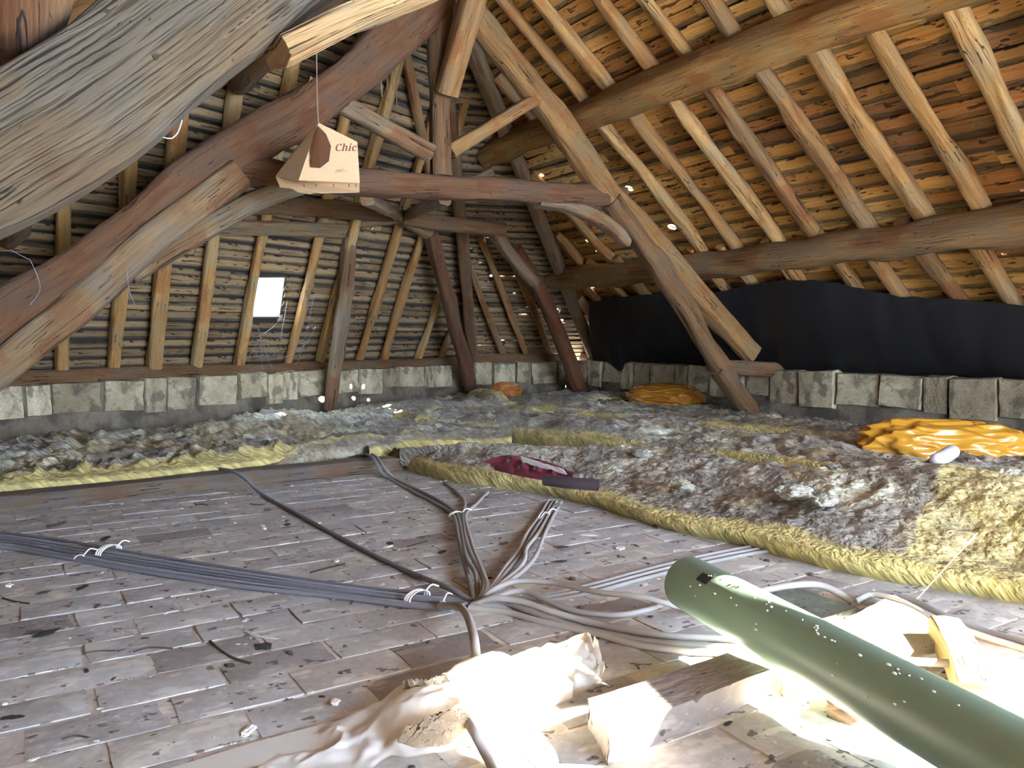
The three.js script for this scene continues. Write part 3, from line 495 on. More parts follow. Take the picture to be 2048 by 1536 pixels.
// a batt laid between two edge curves; th = front edge thickness, hb = height of the back edge
function batt(label, front, back, { th = 0.11, nu = 200, nv = 46, rough = 0.035, clean = 0.12, lump = 0.05, hb = null, k = rnd() * 50, pale = 0.25, grp, yellowEnd = null }) {
  const fc = curveAt(front), bc = curveAt(back), L = new THREE.CatmullRomCurve3(front).getLength(), W = front[0].distanceTo(back[0]);
  const E0 = 0.12;
  const shape = (u, v) => {
    const f = fc(u), b = bc(u); let p;
    const thk = th * (0.75 + 0.5 * n3(u * L * 1.6, k));
    if (v < E0) { const t = v / E0; p = f.clone(); p.y += thk * t * (1 - 0.1 * t); const out = b.clone().sub(f).setY(0).normalize(); p.addScaledVector(out, -0.035 * Math.sin(Math.PI * t * 0.85) + 0.05 * (n3(u * L * 2, k + 3) - 0.5) + 0.01 * (n3(u * L * 11, t * 3, k) - 0.5)); p.y += 0.006 * (n3(u * L * 14, k, t * 3) - 0.5) * t; }
    else {
      const t = (v - E0) / (1 - E0); p = f.clone().lerp(b, t); p.y = lerp(f.y + thk * 0.93, b.y, t * t * (3 - 2 * t));
      const x = p.x + k, y = p.z, m = smooth(0, 0.08, t);
      p.addScaledVector(b.clone().sub(f).setY(0).normalize(), 0.05 * (n3(x * 2, k + 3) - 0.5) * (1 - t));
      p.y += m * (lump * (fb(x * 1.5, y * 1.5, k, 2) - 0.5) * 2 + rough * (1 - 2 * Math.abs(fb(x * 5, y * 5, k + 5, 2) - 0.5) * 2.2) * 0.6 + rough * 0.8 * (fb(x * 13, y * 13, k + 9, 3) - 0.5) * 2 + rough * 0.5 * (n3(x * 40, y * 40, k) - 0.5));
      p.x += m * 0.02 * (n3(x * 9, y * 9, k + 2) - 0.5); p.z += m * 0.02 * (n3(x * 9, y * 9, k + 4) - 0.5);
      if (v > 0.97) p.y -= (v - 0.97) / 0.03 * 0.12;
    }
    return p;
  };
  const nearest = (f, p) => { let b = 0, d = 1e9; for (let i = 0; i <= 400; i++) { const e = f(i / 400).distanceTo(p); if (e < d) { d = e; b = i / 400; } } return b; };
  const fu = yellowEnd && [nearest(fc, yellowEnd[0]), nearest(bc, yellowEnd[1])];  // past a slanting line across the batt the wool turns yellower
  const col = (u, v, p) => {
    const x = p.x + k, y = p.z + p.y, c = DIRT[0].clone().lerp(DIRT[1], smooth(0.3, 0.6, fb(x * 2.2, y * 2.5, k, 3))).lerp(DIRT[2], 0.8 * smooth(0.5, 0.66, fb(x * 7, y * 8, k + 7, 3)));
    c.lerp(DIRT[3], 0.5 * smooth(0.45, 0.65, fb(x * 1.1, y * 1.4, k + 21, 3)));
    c.lerp(PALE, 0.9 * smooth(0.62 - pale * 0.25, 0.74 - pale * 0.2, fb(x * 3.3, y * 5, k + 12, 4)));
    c.lerp(OCH, 0.5 * smooth(0.58, 0.7, fb(x * 2.6, y * 3, k + 31, 3)));
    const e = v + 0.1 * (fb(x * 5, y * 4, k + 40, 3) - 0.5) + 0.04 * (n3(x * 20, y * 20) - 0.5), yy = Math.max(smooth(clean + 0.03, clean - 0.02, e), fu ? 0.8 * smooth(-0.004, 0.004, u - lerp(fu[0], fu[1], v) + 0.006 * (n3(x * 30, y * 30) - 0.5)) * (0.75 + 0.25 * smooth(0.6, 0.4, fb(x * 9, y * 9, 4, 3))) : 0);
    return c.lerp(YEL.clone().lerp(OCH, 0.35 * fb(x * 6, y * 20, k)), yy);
  };
  const g = surf(nu, nv, shape, col, 'plan');
  return tag(placed('insulation_batt', g, mWool, fc(0.5)), label, 'insulation', grp);
}
const px = (L) => L.map(([x, y, h = 0]) => atY(x, y, h));
const battNear = batt('long near batt of dusty glass wool with a yellow cut edge on the bricks', px([[770, 926], [900, 962], [1040, 982], [1150, 1003], [1350, 1062], [1500, 1096], [1700, 1147], [1900, 1183], [2060, 1213], [2300, 1275]]), px([[800, 900, 0.14], [950, 893, 0.19], [1100, 893, 0.21], [1240, 893, 0.22], [1370, 905, 0.21], [1480, 930, 0.2], [1650, 938, 0.25], [1850, 932, 0.3], [2060, 962, 0.3], [2350, 1030, 0.3]]), { th: 0.1, nu: 480, nv: 100, rough: 0.026, clean: 0.15, lump: 0.045, yellowEnd: [atY(1824, 1165), atY(1893, 938, 0.3)] });
const battTwo = batt('second batt of grey glass wool lying behind the near yellow-edged one', [V(3.0, 0.03, -6.4), V(3.3, 0.05, -5.3), V(3.5, 0.08, -4.0), V(3.62, 0.1, -2.8), V(3.75, 0.1, -0.9)], [V(3.9, 0.2, -6.6), V(4.3, 0.2, -5.3), V(4.6, 0.2, -4.0), V(4.75, 0.22, -2.8), V(4.9, 0.2, -0.9)], { th: 0.16, nu: 320, nv: 70, rough: 0.045, lump: 0.07, pale: 0.5 });
batt('third batt of glass wool against the right wall beneath the sheeting', [V(4.35, 0.05, -6.9), V(4.5, 0.06, -5.3), V(4.75, 0.08, -4.0), V(4.95, 0.08, -2.8), V(5.1, 0.08, -0.9)], [V(6.2, 0.14, -7.4), V(6.25, 0.12, -5.3), V(6.25, 0.1, -4.0), V(6.25, 0.1, -2.8), V(6.25, 0.1, -0.9)], { th: 0.15, nu: 280, nv: 80, rough: 0.045, lump: 0.06, pale: 0.35 });
batt('rumpled pale glass wool along the foot of the end wall under the window', [V(-1.1, 0.02, -5.98), V(0, 0.02, -6.1), V(1.2, 0.03, -6.35), V(2.4, 0.03, -6.75), V(3.3, 0.03, -7.2)], [V(-1.1, 0.1, -6.6), V(0, 0.1, -7.02), V(1.2, 0.1, -7.5), V(2.4, 0.12, -8.0), V(3.6, 0.14, -8.5)], { th: 0.12, nu: 260, nv: 50, rough: 0.055, lump: 0.07, pale: 0.7 });
batt('rumpled pale glass wool lying just behind the low ledger board', [V(-1.1, 0.02, -5.07), V(0, 0.02, -5.08), V(0.7, 0.02, -5.12), V(1.5, 0.02, -5.2), V(2.3, 0.03, -5.5)], [V(-1.1, 0.13, -6.15), V(0, 0.14, -6.3), V(1.2, 0.15, -6.55), V(2.4, 0.16, -6.95), V(3.2, 0.16, -7.3)], { th: 0.1, nu: 260, nv: 60, rough: 0.055, lump: 0.06, pale: 0.6, clean: 0.2 });
batt('dusty batt of glass wool in the far corner before the leaning corner post', [V(2.3, 0.03, -6.6), V(3.2, 0.04, -7.0), V(4.0, 0.04, -7.2), V(5.0, 0.05, -7.25), V(6.2, 0.05, -7.3)], [V(3.2, 0.14, -8.3), V(3.9, 0.14, -8.6), V(4.8, 0.12, -8.95), V(5.5, 0.12, -8.9), V(6.2, 0.12, -8.7)], { th: 0.14, nu: 220, nv: 60, rough: 0.05, lump: 0.08, pale: 0.45 });
batt('batt of grey glass wool filling the middle of the floor', [V(2.05, 0.02, -5.15), V(2.35, 0.03, -5.25), V(2.7, 0.03, -5.2), V(3.1, 0.04, -5.0)], [V(2.6, 0.13, -7.1), V(3.3, 0.15, -7.2), V(3.9, 0.15, -7.3), V(4.6, 0.15, -7.0)], { th: 0.12, nu: 120, nv: 120, rough: 0.05, lump: 0.08, pale: 0.35 });
// tufts pulled out of the wool
const tuftGeo = [1, 2, 3].map((k) => { const g = new THREE.IcosahedronGeometry(1, 9), p = g.attributes.position; for (let i = 0; i < p.count; i++) { const x = p.getX(i), y = p.getY(i), z = p.getZ(i), r = 0.35 + 0.8 * fb(x * 1.7 + k * 9, y * 1.7, z * 1.7, 3) + 0.25 * (fb(x * 5 + k, y * 5, z * 5, 3) - 0.4); p.setXYZ(i, x * r * 1.3, y * r * 0.5, z * r); } g.computeVertexNormals(); return g; });
const mTuft = ['#dfe0d6', '#d8d3b4', '#c9c6ba'].map((h) => std({ color: C(h), map: fleeceTex, bumpMap: fleeceBump, bumpScale: 0.02, roughness: 1 }));
function tufts(b, L) { for (const [x, y, h, s] of L) { const m = mesh('tuft', pick(tuftGeo), pick(mTuft), b); m.position.copy(atY(x, y, h)).sub(b.position); m.scale.setScalar(s * 0.9); m.rotation.y = rr(0, 6); m.userData.label = 'pale tuft of wool'; } }
tufts(battNear, [[1355, 968, 0.16, 0.07], [1372, 975, 0.16, 0.05], [1283, 906, 0.22, 0.07], [1362, 916, 0.21, 0.05], [1440, 930, 0.2, 0.05], [1540, 930, 0.22, 0.06], [1555, 936, 0.22, 0.05], [1598, 936, 0.23, 0.05], [1670, 934, 0.26, 0.05], [1700, 930, 0.27, 0.05], [1590, 985, 0.2, 0.09], [1650, 1000, 0.2, 0.07], [1008, 905, 0.2, 0.05], [1115, 1010, 0.1, 0.025]]);
tufts(battTwo, [[1535, 892, 0.22, 0.08], [1560, 885, 0.22, 0.06], [1420, 880, 0.22, 0.1], [1460, 868, 0.22, 0.07], [1210, 858, 0.2, 0.09], [1075, 852, 0.2, 0.06]]);
// clean yellow edges that have curled over
function curl(label, pts, w, hgt, flip = 1) {
  const c = curveAt(pts), L = new THREE.CatmullRomCurve3(pts).getLength(), k = rnd() * 40;
  const g = surf(Math.ceil(L / 0.02), 22, (u, v) => {
    const p = c(u), q = c(Math.min(1, u + 0.01)).sub(c(Math.max(0, u - 0.01))).setY(0).normalize(), s = V(-q.z, 0, q.x).multiplyScalar(flip), a = (0.02 + v * 0.96) * Math.PI, h = hgt * (0.5 + 0.7 * n3(u * L * 2.2, k)) * (0.05 + 0.95 * Math.sqrt(Math.sin(Math.PI * clamp(u, 0.001, 0.999)))), x = u * L, tw = 0.15 + 0.85 * Math.sqrt(Math.sin(Math.PI * clamp(u, 0.001, 0.999)));
    p.addScaledVector(s, -Math.cos(a) * w * tw * (0.7 + 0.6 * n3(x * 1.7, k + 5)) + 0.08 * (n3(x * 5, v * 3, k) - 0.5)); p.y += Math.sin(a) * h * (0.6 + 0.8 * n3(x * 4, v * 3, k + 2)) + 0.025 * (n3(x * 12, v * 6, k) - 0.5) + 0.02 * (fb(x * 30, v * 14, k) - 0.5) - 0.02; return p;
  }, (u, v) => YEL.clone().lerp(PALE, 0.7 * smooth(0.45, 0.6, fb(u * L * 5, v * 3, k, 3))).lerp(DIRT[1], 0.85 * smooth(0.5, 0.62, v + 0.5 * (fb(u * L * 6, v * 5, k + 4, 3) - 0.5))), [L * 1.6, w * 3]);
  return tag(placed('insulation_curl', g, mWool, c(0.5)), label, 'insulation');
}
curl('curled yellow edge of glass wool rising beside the ledger board', px([[520, 942, 0.06], [600, 915, 0.08], [690, 900, 0.1], [770, 893, 0.1], [850, 878, 0.1]]), 0.16, 0.12);
curl('long curled yellow edge of glass wool beyond the first, turning to the corner', px([[760, 872, 0.12], [850, 862, 0.13], [930, 848, 0.13], [1000, 838, 0.13], [1080, 842, 0.12], [1160, 858, 0.12]]), 0.16, 0.13);
curl('pale greenish torn edge of glass wool in the middle of the field', px([[1080, 832, 0.15], [1130, 832, 0.16], [1185, 848, 0.16]]), 0.12, 0.11);
curl('long pale torn edge of glass wool running towards the right wall', px([[1225, 842, 0.14], [1290, 862, 0.15], [1350, 880, 0.15], [1400, 890, 0.15]]), 0.13, 0.1);
curl('frayed ochre edge of glass wool running to the yellow bag', px([[1385, 862, 0.16], [1480, 882, 0.18], [1580, 895, 0.18], [1700, 905, 0.18]]), 0.15, 0.11);
curl('small upturned yellow flap of glass wool before the corner post', px([[925, 800, 0.14], [965, 800, 0.16], [1010, 815, 0.14]]), 0.12, 0.22);

// ---------------------------------------------------------------- cables on the floor
const mCab = ['#8f8b8a', '#9a9692', '#85827f', '#a39e97'].map((h) => std({ color: C(h), roughness: 0.8 }));
const mCabDark = ['#75747a', '#85838a', '#66656b'].map((h) => std({ color: C(h), roughness: 0.75 }));
function cable(label, pts, r, mat, grp) {
  const P = pts.map(([x, y, h = 0]) => { const q = atY(x, y, h + r); return q; });
  return tag(placed('cable', tube(P, r, 8, 0.025), mat, P[0].clone()), label, 'cable', grp);
}
{
  const lo = [[-90, 1090], [20, 1098], [110, 1112], [260, 1139], [480, 1171], [680, 1196], [840, 1213], [905, 1214], [935, 1209]], up = [[-90, 1054], [20, 1066], [110, 1078], [260, 1104], [480, 1140], [680, 1167], [840, 1187], [905, 1193], [948, 1206]];
  for (let i = 0; i < 6; i++) { const t = i / 5; cable('dusty grey cable in the flat bundle crossing the floor', lo.map((p, j) => [lerp(p[0], up[j][0], t), lerp(p[1], up[j][1], t) + (j < 7 ? rr(-2, 2) : 0), 0.002 + (i % 2) * 0.004]), i === 0 ? 0.0095 : 0.0054, mCabDark[i % 3], 'flat bundle of six cables'); }
}
cable('single dark cable dropping over the ledger board to the cable junction', [[440, 938, 0.1], [470, 944, 0.1], [492, 958, 0.07], [520, 985, 0.01], [600, 1031], [700, 1086], [800, 1136], [860, 1161, 0.01], [905, 1180, 0.015], [945, 1204]], 0.0105, mCabDark[0]);
const GM = 'cables coming from behind the ledger board';
for (const p of [
  [[732, 908, 0.1], [748, 918, 0.1], [758, 938, 0.05], [772, 953, 0.005], [830, 986], [870, 1006], [905, 1030, 0.01], [918, 1080, 0.02], [927, 1120, 0.02], [938, 1160, 0.02], [948, 1203]],
  [[744, 908, 0.1], [758, 920, 0.1], [772, 940, 0.05], [790, 956, 0.005], [840, 982], [890, 1008], [914, 1030, 0.01], [926, 1080, 0.02], [936, 1124, 0.03], [952, 1150, 0.03], [955, 1180], [952, 1204]]]) cable('grey cable falling over the ledger board and curving to the junction', p, 0.009, mCab[2], GM);
cable('short grey cable from under the yellow edge bending into the tied group', [[888, 966], [912, 984], [929, 1003], [926, 1028, 0.01], [931, 1075, 0.02], [945, 1115, 0.03], [958, 1140, 0.03], [968, 1170, 0.02], [958, 1204]], 0.009, mCab[0]);
cable('short straight grey cable from under the yellow edge into the tied group', [[976, 984], [952, 1008], [932, 1028, 0.01], [940, 1075, 0.02], [952, 1112, 0.03], [966, 1145, 0.035], [974, 1172, 0.02], [962, 1204]], 0.009, mCab[1]);
[[[1096, 1003], [1073, 1040], [1052, 1070, 0.01], [1035, 1105, 0.02], [1010, 1135, 0.02], [990, 1165, 0.01], [958, 1204]],
[[1105, 1003], [1083, 1040], [1062, 1072, 0.01], [1045, 1105, 0.02], [1020, 1135, 0.02], [998, 1162, 0.01], [962, 1204]],
[[1113, 1003], [1092, 1040], [1074, 1070, 0.01], [1052, 1098, 0.03], [1048, 1122, 0.03], [1030, 1145, 0.02], [1003, 1166, 0.01], [965, 1205]],
[[1123, 1003], [1102, 1040], [1086, 1075, 0.01], [1072, 1110, 0.02], [1050, 1138, 0.02], [1015, 1165, 0.01], [968, 1206]]].forEach((p) => cable('grey cable in the wavy group of four leaving under the yellow edge', p, 0.009, pick(mCab), 'wavy group of four cables'));
const GP = 'cables arching from the junction to the green pipe';
[[[950, 1204], [985, 1180, 0.05], [1030, 1163, 0.06], [1100, 1165, 0.06], [1200, 1185, 0.06], [1290, 1195, 0.05], [1350, 1212, 0.03], [1440, 1232, 0.005]],
[[948, 1208], [1000, 1190, 0.03], [1045, 1182, 0.03], [1090, 1200, 0.02], [1150, 1222, 0.005], [1230, 1230], [1300, 1218], [1362, 1194], [1420, 1180]],
[[945, 1211], [985, 1197, 0.03], [1040, 1203, 0.03], [1100, 1222, 0.02], [1180, 1245], [1260, 1262], [1350, 1273], [1470, 1281], [1530, 1308], [1610, 1342]],
[[942, 1212], [1000, 1206, 0.01], [1060, 1224, 0.01], [1130, 1249], [1200, 1265], [1300, 1283], [1400, 1291], [1500, 1301], [1590, 1346]],
[[940, 1214], [1010, 1215], [1075, 1233], [1150, 1255], [1240, 1275], [1330, 1289], [1420, 1297], [1520, 1318], [1600, 1360]],
[[938, 1216], [1010, 1224], [1080, 1243], [1180, 1264], [1280, 1291], [1380, 1303], [1470, 1308], [1530, 1330], [1590, 1370]]].forEach((p, i) => cable('grey cable sweeping from the junction under the green pipe', p, i < 2 ? 0.0095 : 0.011, mCab[[1, 1, 3, 0, 1, 3][i]], GP));
for (let i = 0; i < 3; i++) cable('thin dusty cable running flat from the junction to the yellow batt', [[985, 1204 + i * 2], [1090, 1190 + i * 6], [1180, 1170 + i * 8], [1280, 1143 + i * 8], [1400, 1113 + i * 8], [1500, 1094 + i * 7], [1560, 1084 + i * 7]], 0.008, mCab[i], 'three flat cables behind the pipe');
cable('thick grey cable looping up off the floor and down under the white sheet', [[880, 1212, 0.01], [912, 1212, 0.03], [930, 1224, 0.06], [943, 1255, 0.075], [950, 1290, 0.07], [952, 1322, 0.04], [940, 1352, 0.02]], 0.0125, mCab[1]);
cable('thick grey cable emerging from under the white sheet at the front', [[938, 1445, 0.03], [952, 1470, 0.03], [968, 1500, 0.01], [984, 1530], [1004, 1580]], 0.0125, mCab[3]);
cable('grey cable curving over the felt behind the pipe', [[1420, 1200], [1510, 1184, 0.02], [1580, 1171, 0.04], [1640, 1170, 0.04], [1680, 1188, 0.02], [1705, 1205]], 0.012, mCab[1]);
cable('grey cable passing over the pale board towards the right', [[1712, 1202, 0.02], [1742, 1188, 0.04], [1790, 1199, 0.04], [1860, 1233, 0.03], [1960, 1270, 0.01], [2060, 1302], [2200, 1345]], 0.0105, mCab[0]);
cable('second grey cable beside the pale board, farther back', [[1725, 1196, 0.02], [1760, 1186, 0.03], [1820, 1199, 0.03], [1880, 1227, 0.02], [1970, 1262], [2060, 1288], [2200, 1325]], 0.0105, mCab[2]);
cable('pale cable crossing in front of the wooden block at the right', [[1760, 1318, 0.05], [1860, 1325, 0.05], [1950, 1329, 0.03], [2060, 1343], [2200, 1365]], 0.011, mCab[3]);
// ties
const mTie = std({ color: C('#e8e6e2'), roughness: 0.6 });
function tie(label, x, y, w, ang, n = 2) {
  const p = atY(x, y, 0.012), g = [];
  for (let i = 0; i < n; i++) { const t = new THREE.TorusGeometry(w, 0.0035, 6, 24); t.scale(1, 0.45, 1); t.rotateX(rr(-0.2, 0.2)); t.translate(0, 0.004, i * 0.011 - 0.005); g.push(t); }
  const e = tube([V(w * 0.9, 0.01, 0), V(w + 0.02, 0.03, 0.01), V(w + 0.045, 0.02, 0.02)], 0.003, 6, 0.01); g.push(e);
  for (const q of g) { q.rotateY(ang); if (q.index) { } }
  const m = tag(placed('cable_tie', mergeGeometries(g.map((q) => q.toNonIndexed())), mTie, V(0, 0, 0)), label, 'cable tie'); m.position.copy(p); return m;
}
tie('white twisted tie round the flat cable bundle near the junction', 832, 1196, 0.05, 0.4, 3);
tie('white tie round the flat cable bundle towards the left', 215, 1104, 0.055, 0.7, 3);
tie('small white tie on the lowest cable of the flat bundle', 160, 1117, 0.022, 0.7, 1);
tie('pale tie round the tied group near the yellow edge', 912, 1032, 0.04, 0.2, 2);
tie('pale band round the wavy group of four cables', 1088, 1034, 0.045, 0.5, 2);
tie('pale band on the thick cable beside the junction', 884, 1212, 0.02, 0.9, 2);

// ---------------------------------------------------------------- green pipe
{
  const a = atY(1374, 1164, 0.17), b = atY(1985, 1502, 0.15), dir = b.clone().sub(a), end = b.clone().addScaledVector(dir, 0.5), len = a.distanceTo(end);
  const g = group('green_pipe'); tag(g, 'wide dusty green plastic pipe lying across the floor on the cables', 'pipe');
  g.position.copy(a); g.quaternion.setFromUnitVectors(V(0, 1, 0), end.clone().sub(a).normalize());
  const R = 0.078, prof = [[R - 0.006, len], [R - 0.006, 0.002], [R - 0.004, 0], [R - 0.001, 0], [R, 0.003], [R, len], [R - 0.006, len]].map((p) => new THREE.Vector2(...p));
  const mPipe = std({ color: C('#6a8070'), roughness: 0.45, bumpMap: dustBump, bumpScale: 0.0006 });
  mesh('pipe_wall', new THREE.LatheGeometry(prof, 64), mPipe, g);
  const inv = g.quaternion.clone().invert(), upL = V(0, 1, 0).applyQuaternion(inv), th0 = Math.atan2(upL.x, upL.z), cl0 = CAM.clone().sub(a).applyQuaternion(inv), dc = Math.atan2(cl0.x, cl0.z) - th0, sg = Math.sign(Math.atan2(Math.sin(dc), Math.cos(dc)));
  const t0 = th0 + sg * 0.62, tape = surf(6, 6, (u, v) => { const y = 0.13 + u * 0.05, t = t0 + (v - 0.5) * 0.38; return V((R + 0.001) * Math.sin(t), y, (R + 0.001) * Math.cos(t)); });
  mesh('tape_patch', tape, std({ color: C('#23272b'), roughness: 0.6, side: THREE.DoubleSide }), g).userData.label = 'small black tape patch near the pipe end';
  for (let i = 0; i < 46; i++) { const y = rr(0.1, len * 0.65), t = th0 + sg * (i < 32 ? rr(0.25, 0.5) : rr(0.5, 1.5)), s = new THREE.IcosahedronGeometry(rr(0.0012, 0.003), 1); s.scale(1, rr(1, 2.2), 1); s.translate((R + 0.001) * Math.sin(t), y, (R + 0.001) * Math.cos(t)); mesh('plaster_speck', s, std({ color: C('#d9dcd2') }), g); }
}

// ---------------------------------------------------------------- slabs and boards by the pipe
function slab(name, label, cat, P, top, thick, mat, k = 1) {
  const Q = P.map(([x, y]) => atY(x, y, top)), N = 16;
  const f = (u, v) => Q[0].clone().lerp(Q[1], u).lerp(Q[3].clone().lerp(Q[2], u), v);
  const geos = [], jig = (p, a) => { p.x += a * (fb(p.x * 14, p.z * 14, k, 2) - 0.5); p.z += a * (fb(p.x * 14, p.z * 14, k + 4, 2) - 0.5); return p; };
  geos.push(surf(N, N, (u, v) => { const p = jig(f(u, 1 - v), 0.012); p.y += 0.008 * (fb(p.x * 9, p.z * 9, k) - 0.5); return p; }, null, [0.5, 0.5]));
  const rim = [[0, 0], [1, 0], [1, 1], [0, 1], [0, 0]];
  geos.push(surf(48, 4, (u, v) => { const t = Math.min(3.9999, u * 4), i = Math.floor(t), a = rim[i], b = rim[i + 1], s = t - i, p = jig(f(lerp(a[0], b[0], s), lerp(a[1], b[1], s)), 0.012); const y0 = top + 0.008 * (fb(p.x * 9, p.z * 9, k) - 0.5); p.y = y0 - v * thick; const o = 0.01 * Math.sin(v * 3) * (n3(u * 40, v * 4, k)); p.x += o; return p; }, null, [1.6, thick]));
  const c = Q[0].clone().add(Q[2]).multiplyScalar(0.5).setY(0);
  return tag(placed(name, mergeGeometries(geos), mat, c), label, cat);
}
const sd = (m) => { m.side = THREE.DoubleSide; return m; };
slab('stone_slab', 'thick rough stone slab lying flat in front of the green pipe', 'slab', [[1180, 1398], [1454, 1306], [1540, 1338], [1215, 1466]], 0.07, 0.075, sd(std({ color: C('#a59c95'), map: dustTex, bumpMap: dustBump, bumpScale: 0.006 })), 3);
slab('pale_board', 'flat pale board lying in the sun behind the pipe', 'board', [[1600, 1285], [1790, 1186], [1900, 1272], [1720, 1352]], 0.05, 0.05, sd(std({ color: C('#b9b5ac'), map: dustTex })), 7);
slab('roofing_felt', 'scrap of grey-green roofing felt tucked behind the pipe', 'felt', [[1470, 1206], [1590, 1173], [1712, 1214], [1635, 1240]], 0.02, 0.018, sd(std({ color: C('#7b8378'), map: dustTex })), 9);
timber('wood_block', 'short pale sawn wooden block standing across the light at the right', 'wood', [atY(1888, 1262, 0.06), atY(1930, 1330, 0.05), atY(1952, 1400, 0.03)], 0.09, 0.08, wood('#cfc6a6'), { wob: 0.008, round: 0.1 });
for (const [x, y, w, h, d, r, col, lbl] of [[1694, 1420, 0.14, 0.05, 0.07, 0.5, '#8b7a66', 'broken brown lump of rubble under the green pipe'], [1572, 1384, 0.07, 0.04, 0.05, 1.2, '#c9bfae', 'small pale lump of rubble at the corner of the stone slab']]) { const m = mesh('rubble_piece', roughBox(w * 90, 4, 4, 3, 0.3), std({ color: C(col), map: stoneTex, bumpMap: dustBump, bumpScale: 0.01 })); m.scale.set(w, h, d); m.position.copy(atY(x, y, 0)).setY(h * 0.45); m.rotation.y = r; tag(m, lbl, 'rubble'); }
{ const a = atY(1830, 1202, 0.01), b = atY(1956, 1064, 0.2), g = group('streak_rod'); tag(g, 'thin pale rod with a white tip standing in for a streak of lit dust', 'streak_rod'); g.position.copy(a);  // rod modelled in place of a streak of lit dust
  mesh('shaft', tube([V(0, 0, 0), b.clone().sub(a).multiplyScalar(0.98)], 0.0022, 6, 0.1), std({ color: C('#e6dfb0') }), g);
  const d = b.clone().sub(a), c = new THREE.CylinderGeometry(0.0015, 0.006, 0.07, 10); c.applyQuaternion(new THREE.Quaternion().setFromUnitVectors(V(0, 1, 0), d.clone().normalize())); c.translate(d.x * 0.9, d.y * 0.9, d.z * 0.9); mesh('tip', c, std({ color: C('#f2f2f2') }), g).userData.label = 'white tip'; }

// ---------------------------------------------------------------- crumpled white sheet in the sun and clear film
{
  const far = curveAt(px([[330, 1535, 0.01], [520, 1478, 0.01], [660, 1432, 0.02], [760, 1394, 0.03], [800, 1366, 0.04], [880, 1345, 0.05], [940, 1312, 0.07], [985, 1304, 0.08], [1050, 1322, 0.07], [1110, 1345, 0.04], [1150, 1378, 0.01]]));
  const nearC = curveAt(px([[430, 1640, 0.01], [560, 1610, 0.01], [700, 1560, 0.01], [780, 1505, 0.02], [820, 1505, 0.03], [870, 1495, 0.03], [930, 1480, 0.03], [950, 1448, 0.03], [1010, 1440, 0.02], [1080, 1420, 0.01], [1145, 1392, 0.01]]));
  const g = surf(150, 60, (u, v) => {
    const p = far(u).lerp(nearC(u), v), m = Math.sin(Math.PI * clamp(v, 0.02, 0.98)) ** 0.5, ridge = (x, z, k) => 1 - Math.abs(fb(x, z, k, 3) - 0.5) * 3.2;
    p.y = Math.max(0.006, p.y + m * (0.05 * ridge(p.x * 5 + p.z * 3, p.z * 5, 2) * smooth(0.2, 0.6, u) + 0.02 * ridge(p.x * 11, p.z * 13, 6)) + 0.01 * (n3(p.x * 24, p.z * 24) - 0.5) - 0.02);
    return p;
  }, null, [2, 1]);
  tag(placed('plastic_sheet', g, new THREE.MeshPhysicalMaterial({ color: C('#d9d6cf'), roughness: 0.6, transmission: 0.25, thickness: 0, side: THREE.DoubleSide }), nearC(0.5)), 'crumpled white plastic sheet lying in the sun on the brick floor', 'plastic sheet');
  const f2 = curveAt(px([[1000, 1330, 0.07], [1060, 1300, 0.09], [1120, 1284, 0.1], [1172, 1266, 0.12], [1185, 1290, 0.12]])), n2 = curveAt(px([[1030, 1370, 0.02], [1090, 1378, 0.02], [1140, 1392, 0.01], [1190, 1372, 0.02], [1210, 1335, 0.02]]));
  const h = surf(60, 30, (u, v) => { const p = f2(u).lerp(n2(u), v); p.y += 0.04 * Math.sin(Math.PI * v) * (1 - Math.abs(fb(u * 4, v * 3, 4, 3) - 0.5) * 4) + 0.012 * (n3(u * 14, v * 10) - 0.5); return p; });
  tag(placed('plastic_film', h, new THREE.MeshPhysicalMaterial({ color: C('#cfc6ba'), roughness: 0.35, transmission: 0.7, thickness: 0, side: THREE.DoubleSide }), n2(0.5)), 'curled dusty clear film behind the crumpled white sheet', 'plastic film');
  const paper = (P, Q, lbl, col, k) => { const a = curveAt(px(P)), b = curveAt(px(Q)); const q = surf(40, 20, (u, v) => { const p = a(u).lerp(b(u), v); p.y += 0.03 * Math.sin(Math.PI * v) * fb(u * 5, v * 3, k, 3) + 0.02 * (1 - Math.abs(fb(u * 7, v * 5, k + 3, 3) - 0.5) * 4); return p; }); tag(placed('paper_sack', q, sd(std({ color: C(col), map: dustTex })), b(0.5)), lbl, 'paper sack'); };
  paper([[815, 1468, 0.05], [860, 1445, 0.07], [905, 1432, 0.08], [940, 1440, 0.05]], [[795, 1505, 0.01], [850, 1508, 0.01], [900, 1498, 0.01], [945, 1470, 0.01]], 'torn brownish paper sack showing under the front of the white sheet', '#a48f74', 3);
  paper([[805, 1374, 0.05], [850, 1372, 0.06], [890, 1366, 0.06], [925, 1362, 0.06]], [[808, 1400, 0.01], [850, 1402, 0.01], [890, 1392, 0.02], [930, 1385, 0.03]], 'torn edge of brown paper at the left of the white sheet', '#b4a48a', 9);
}

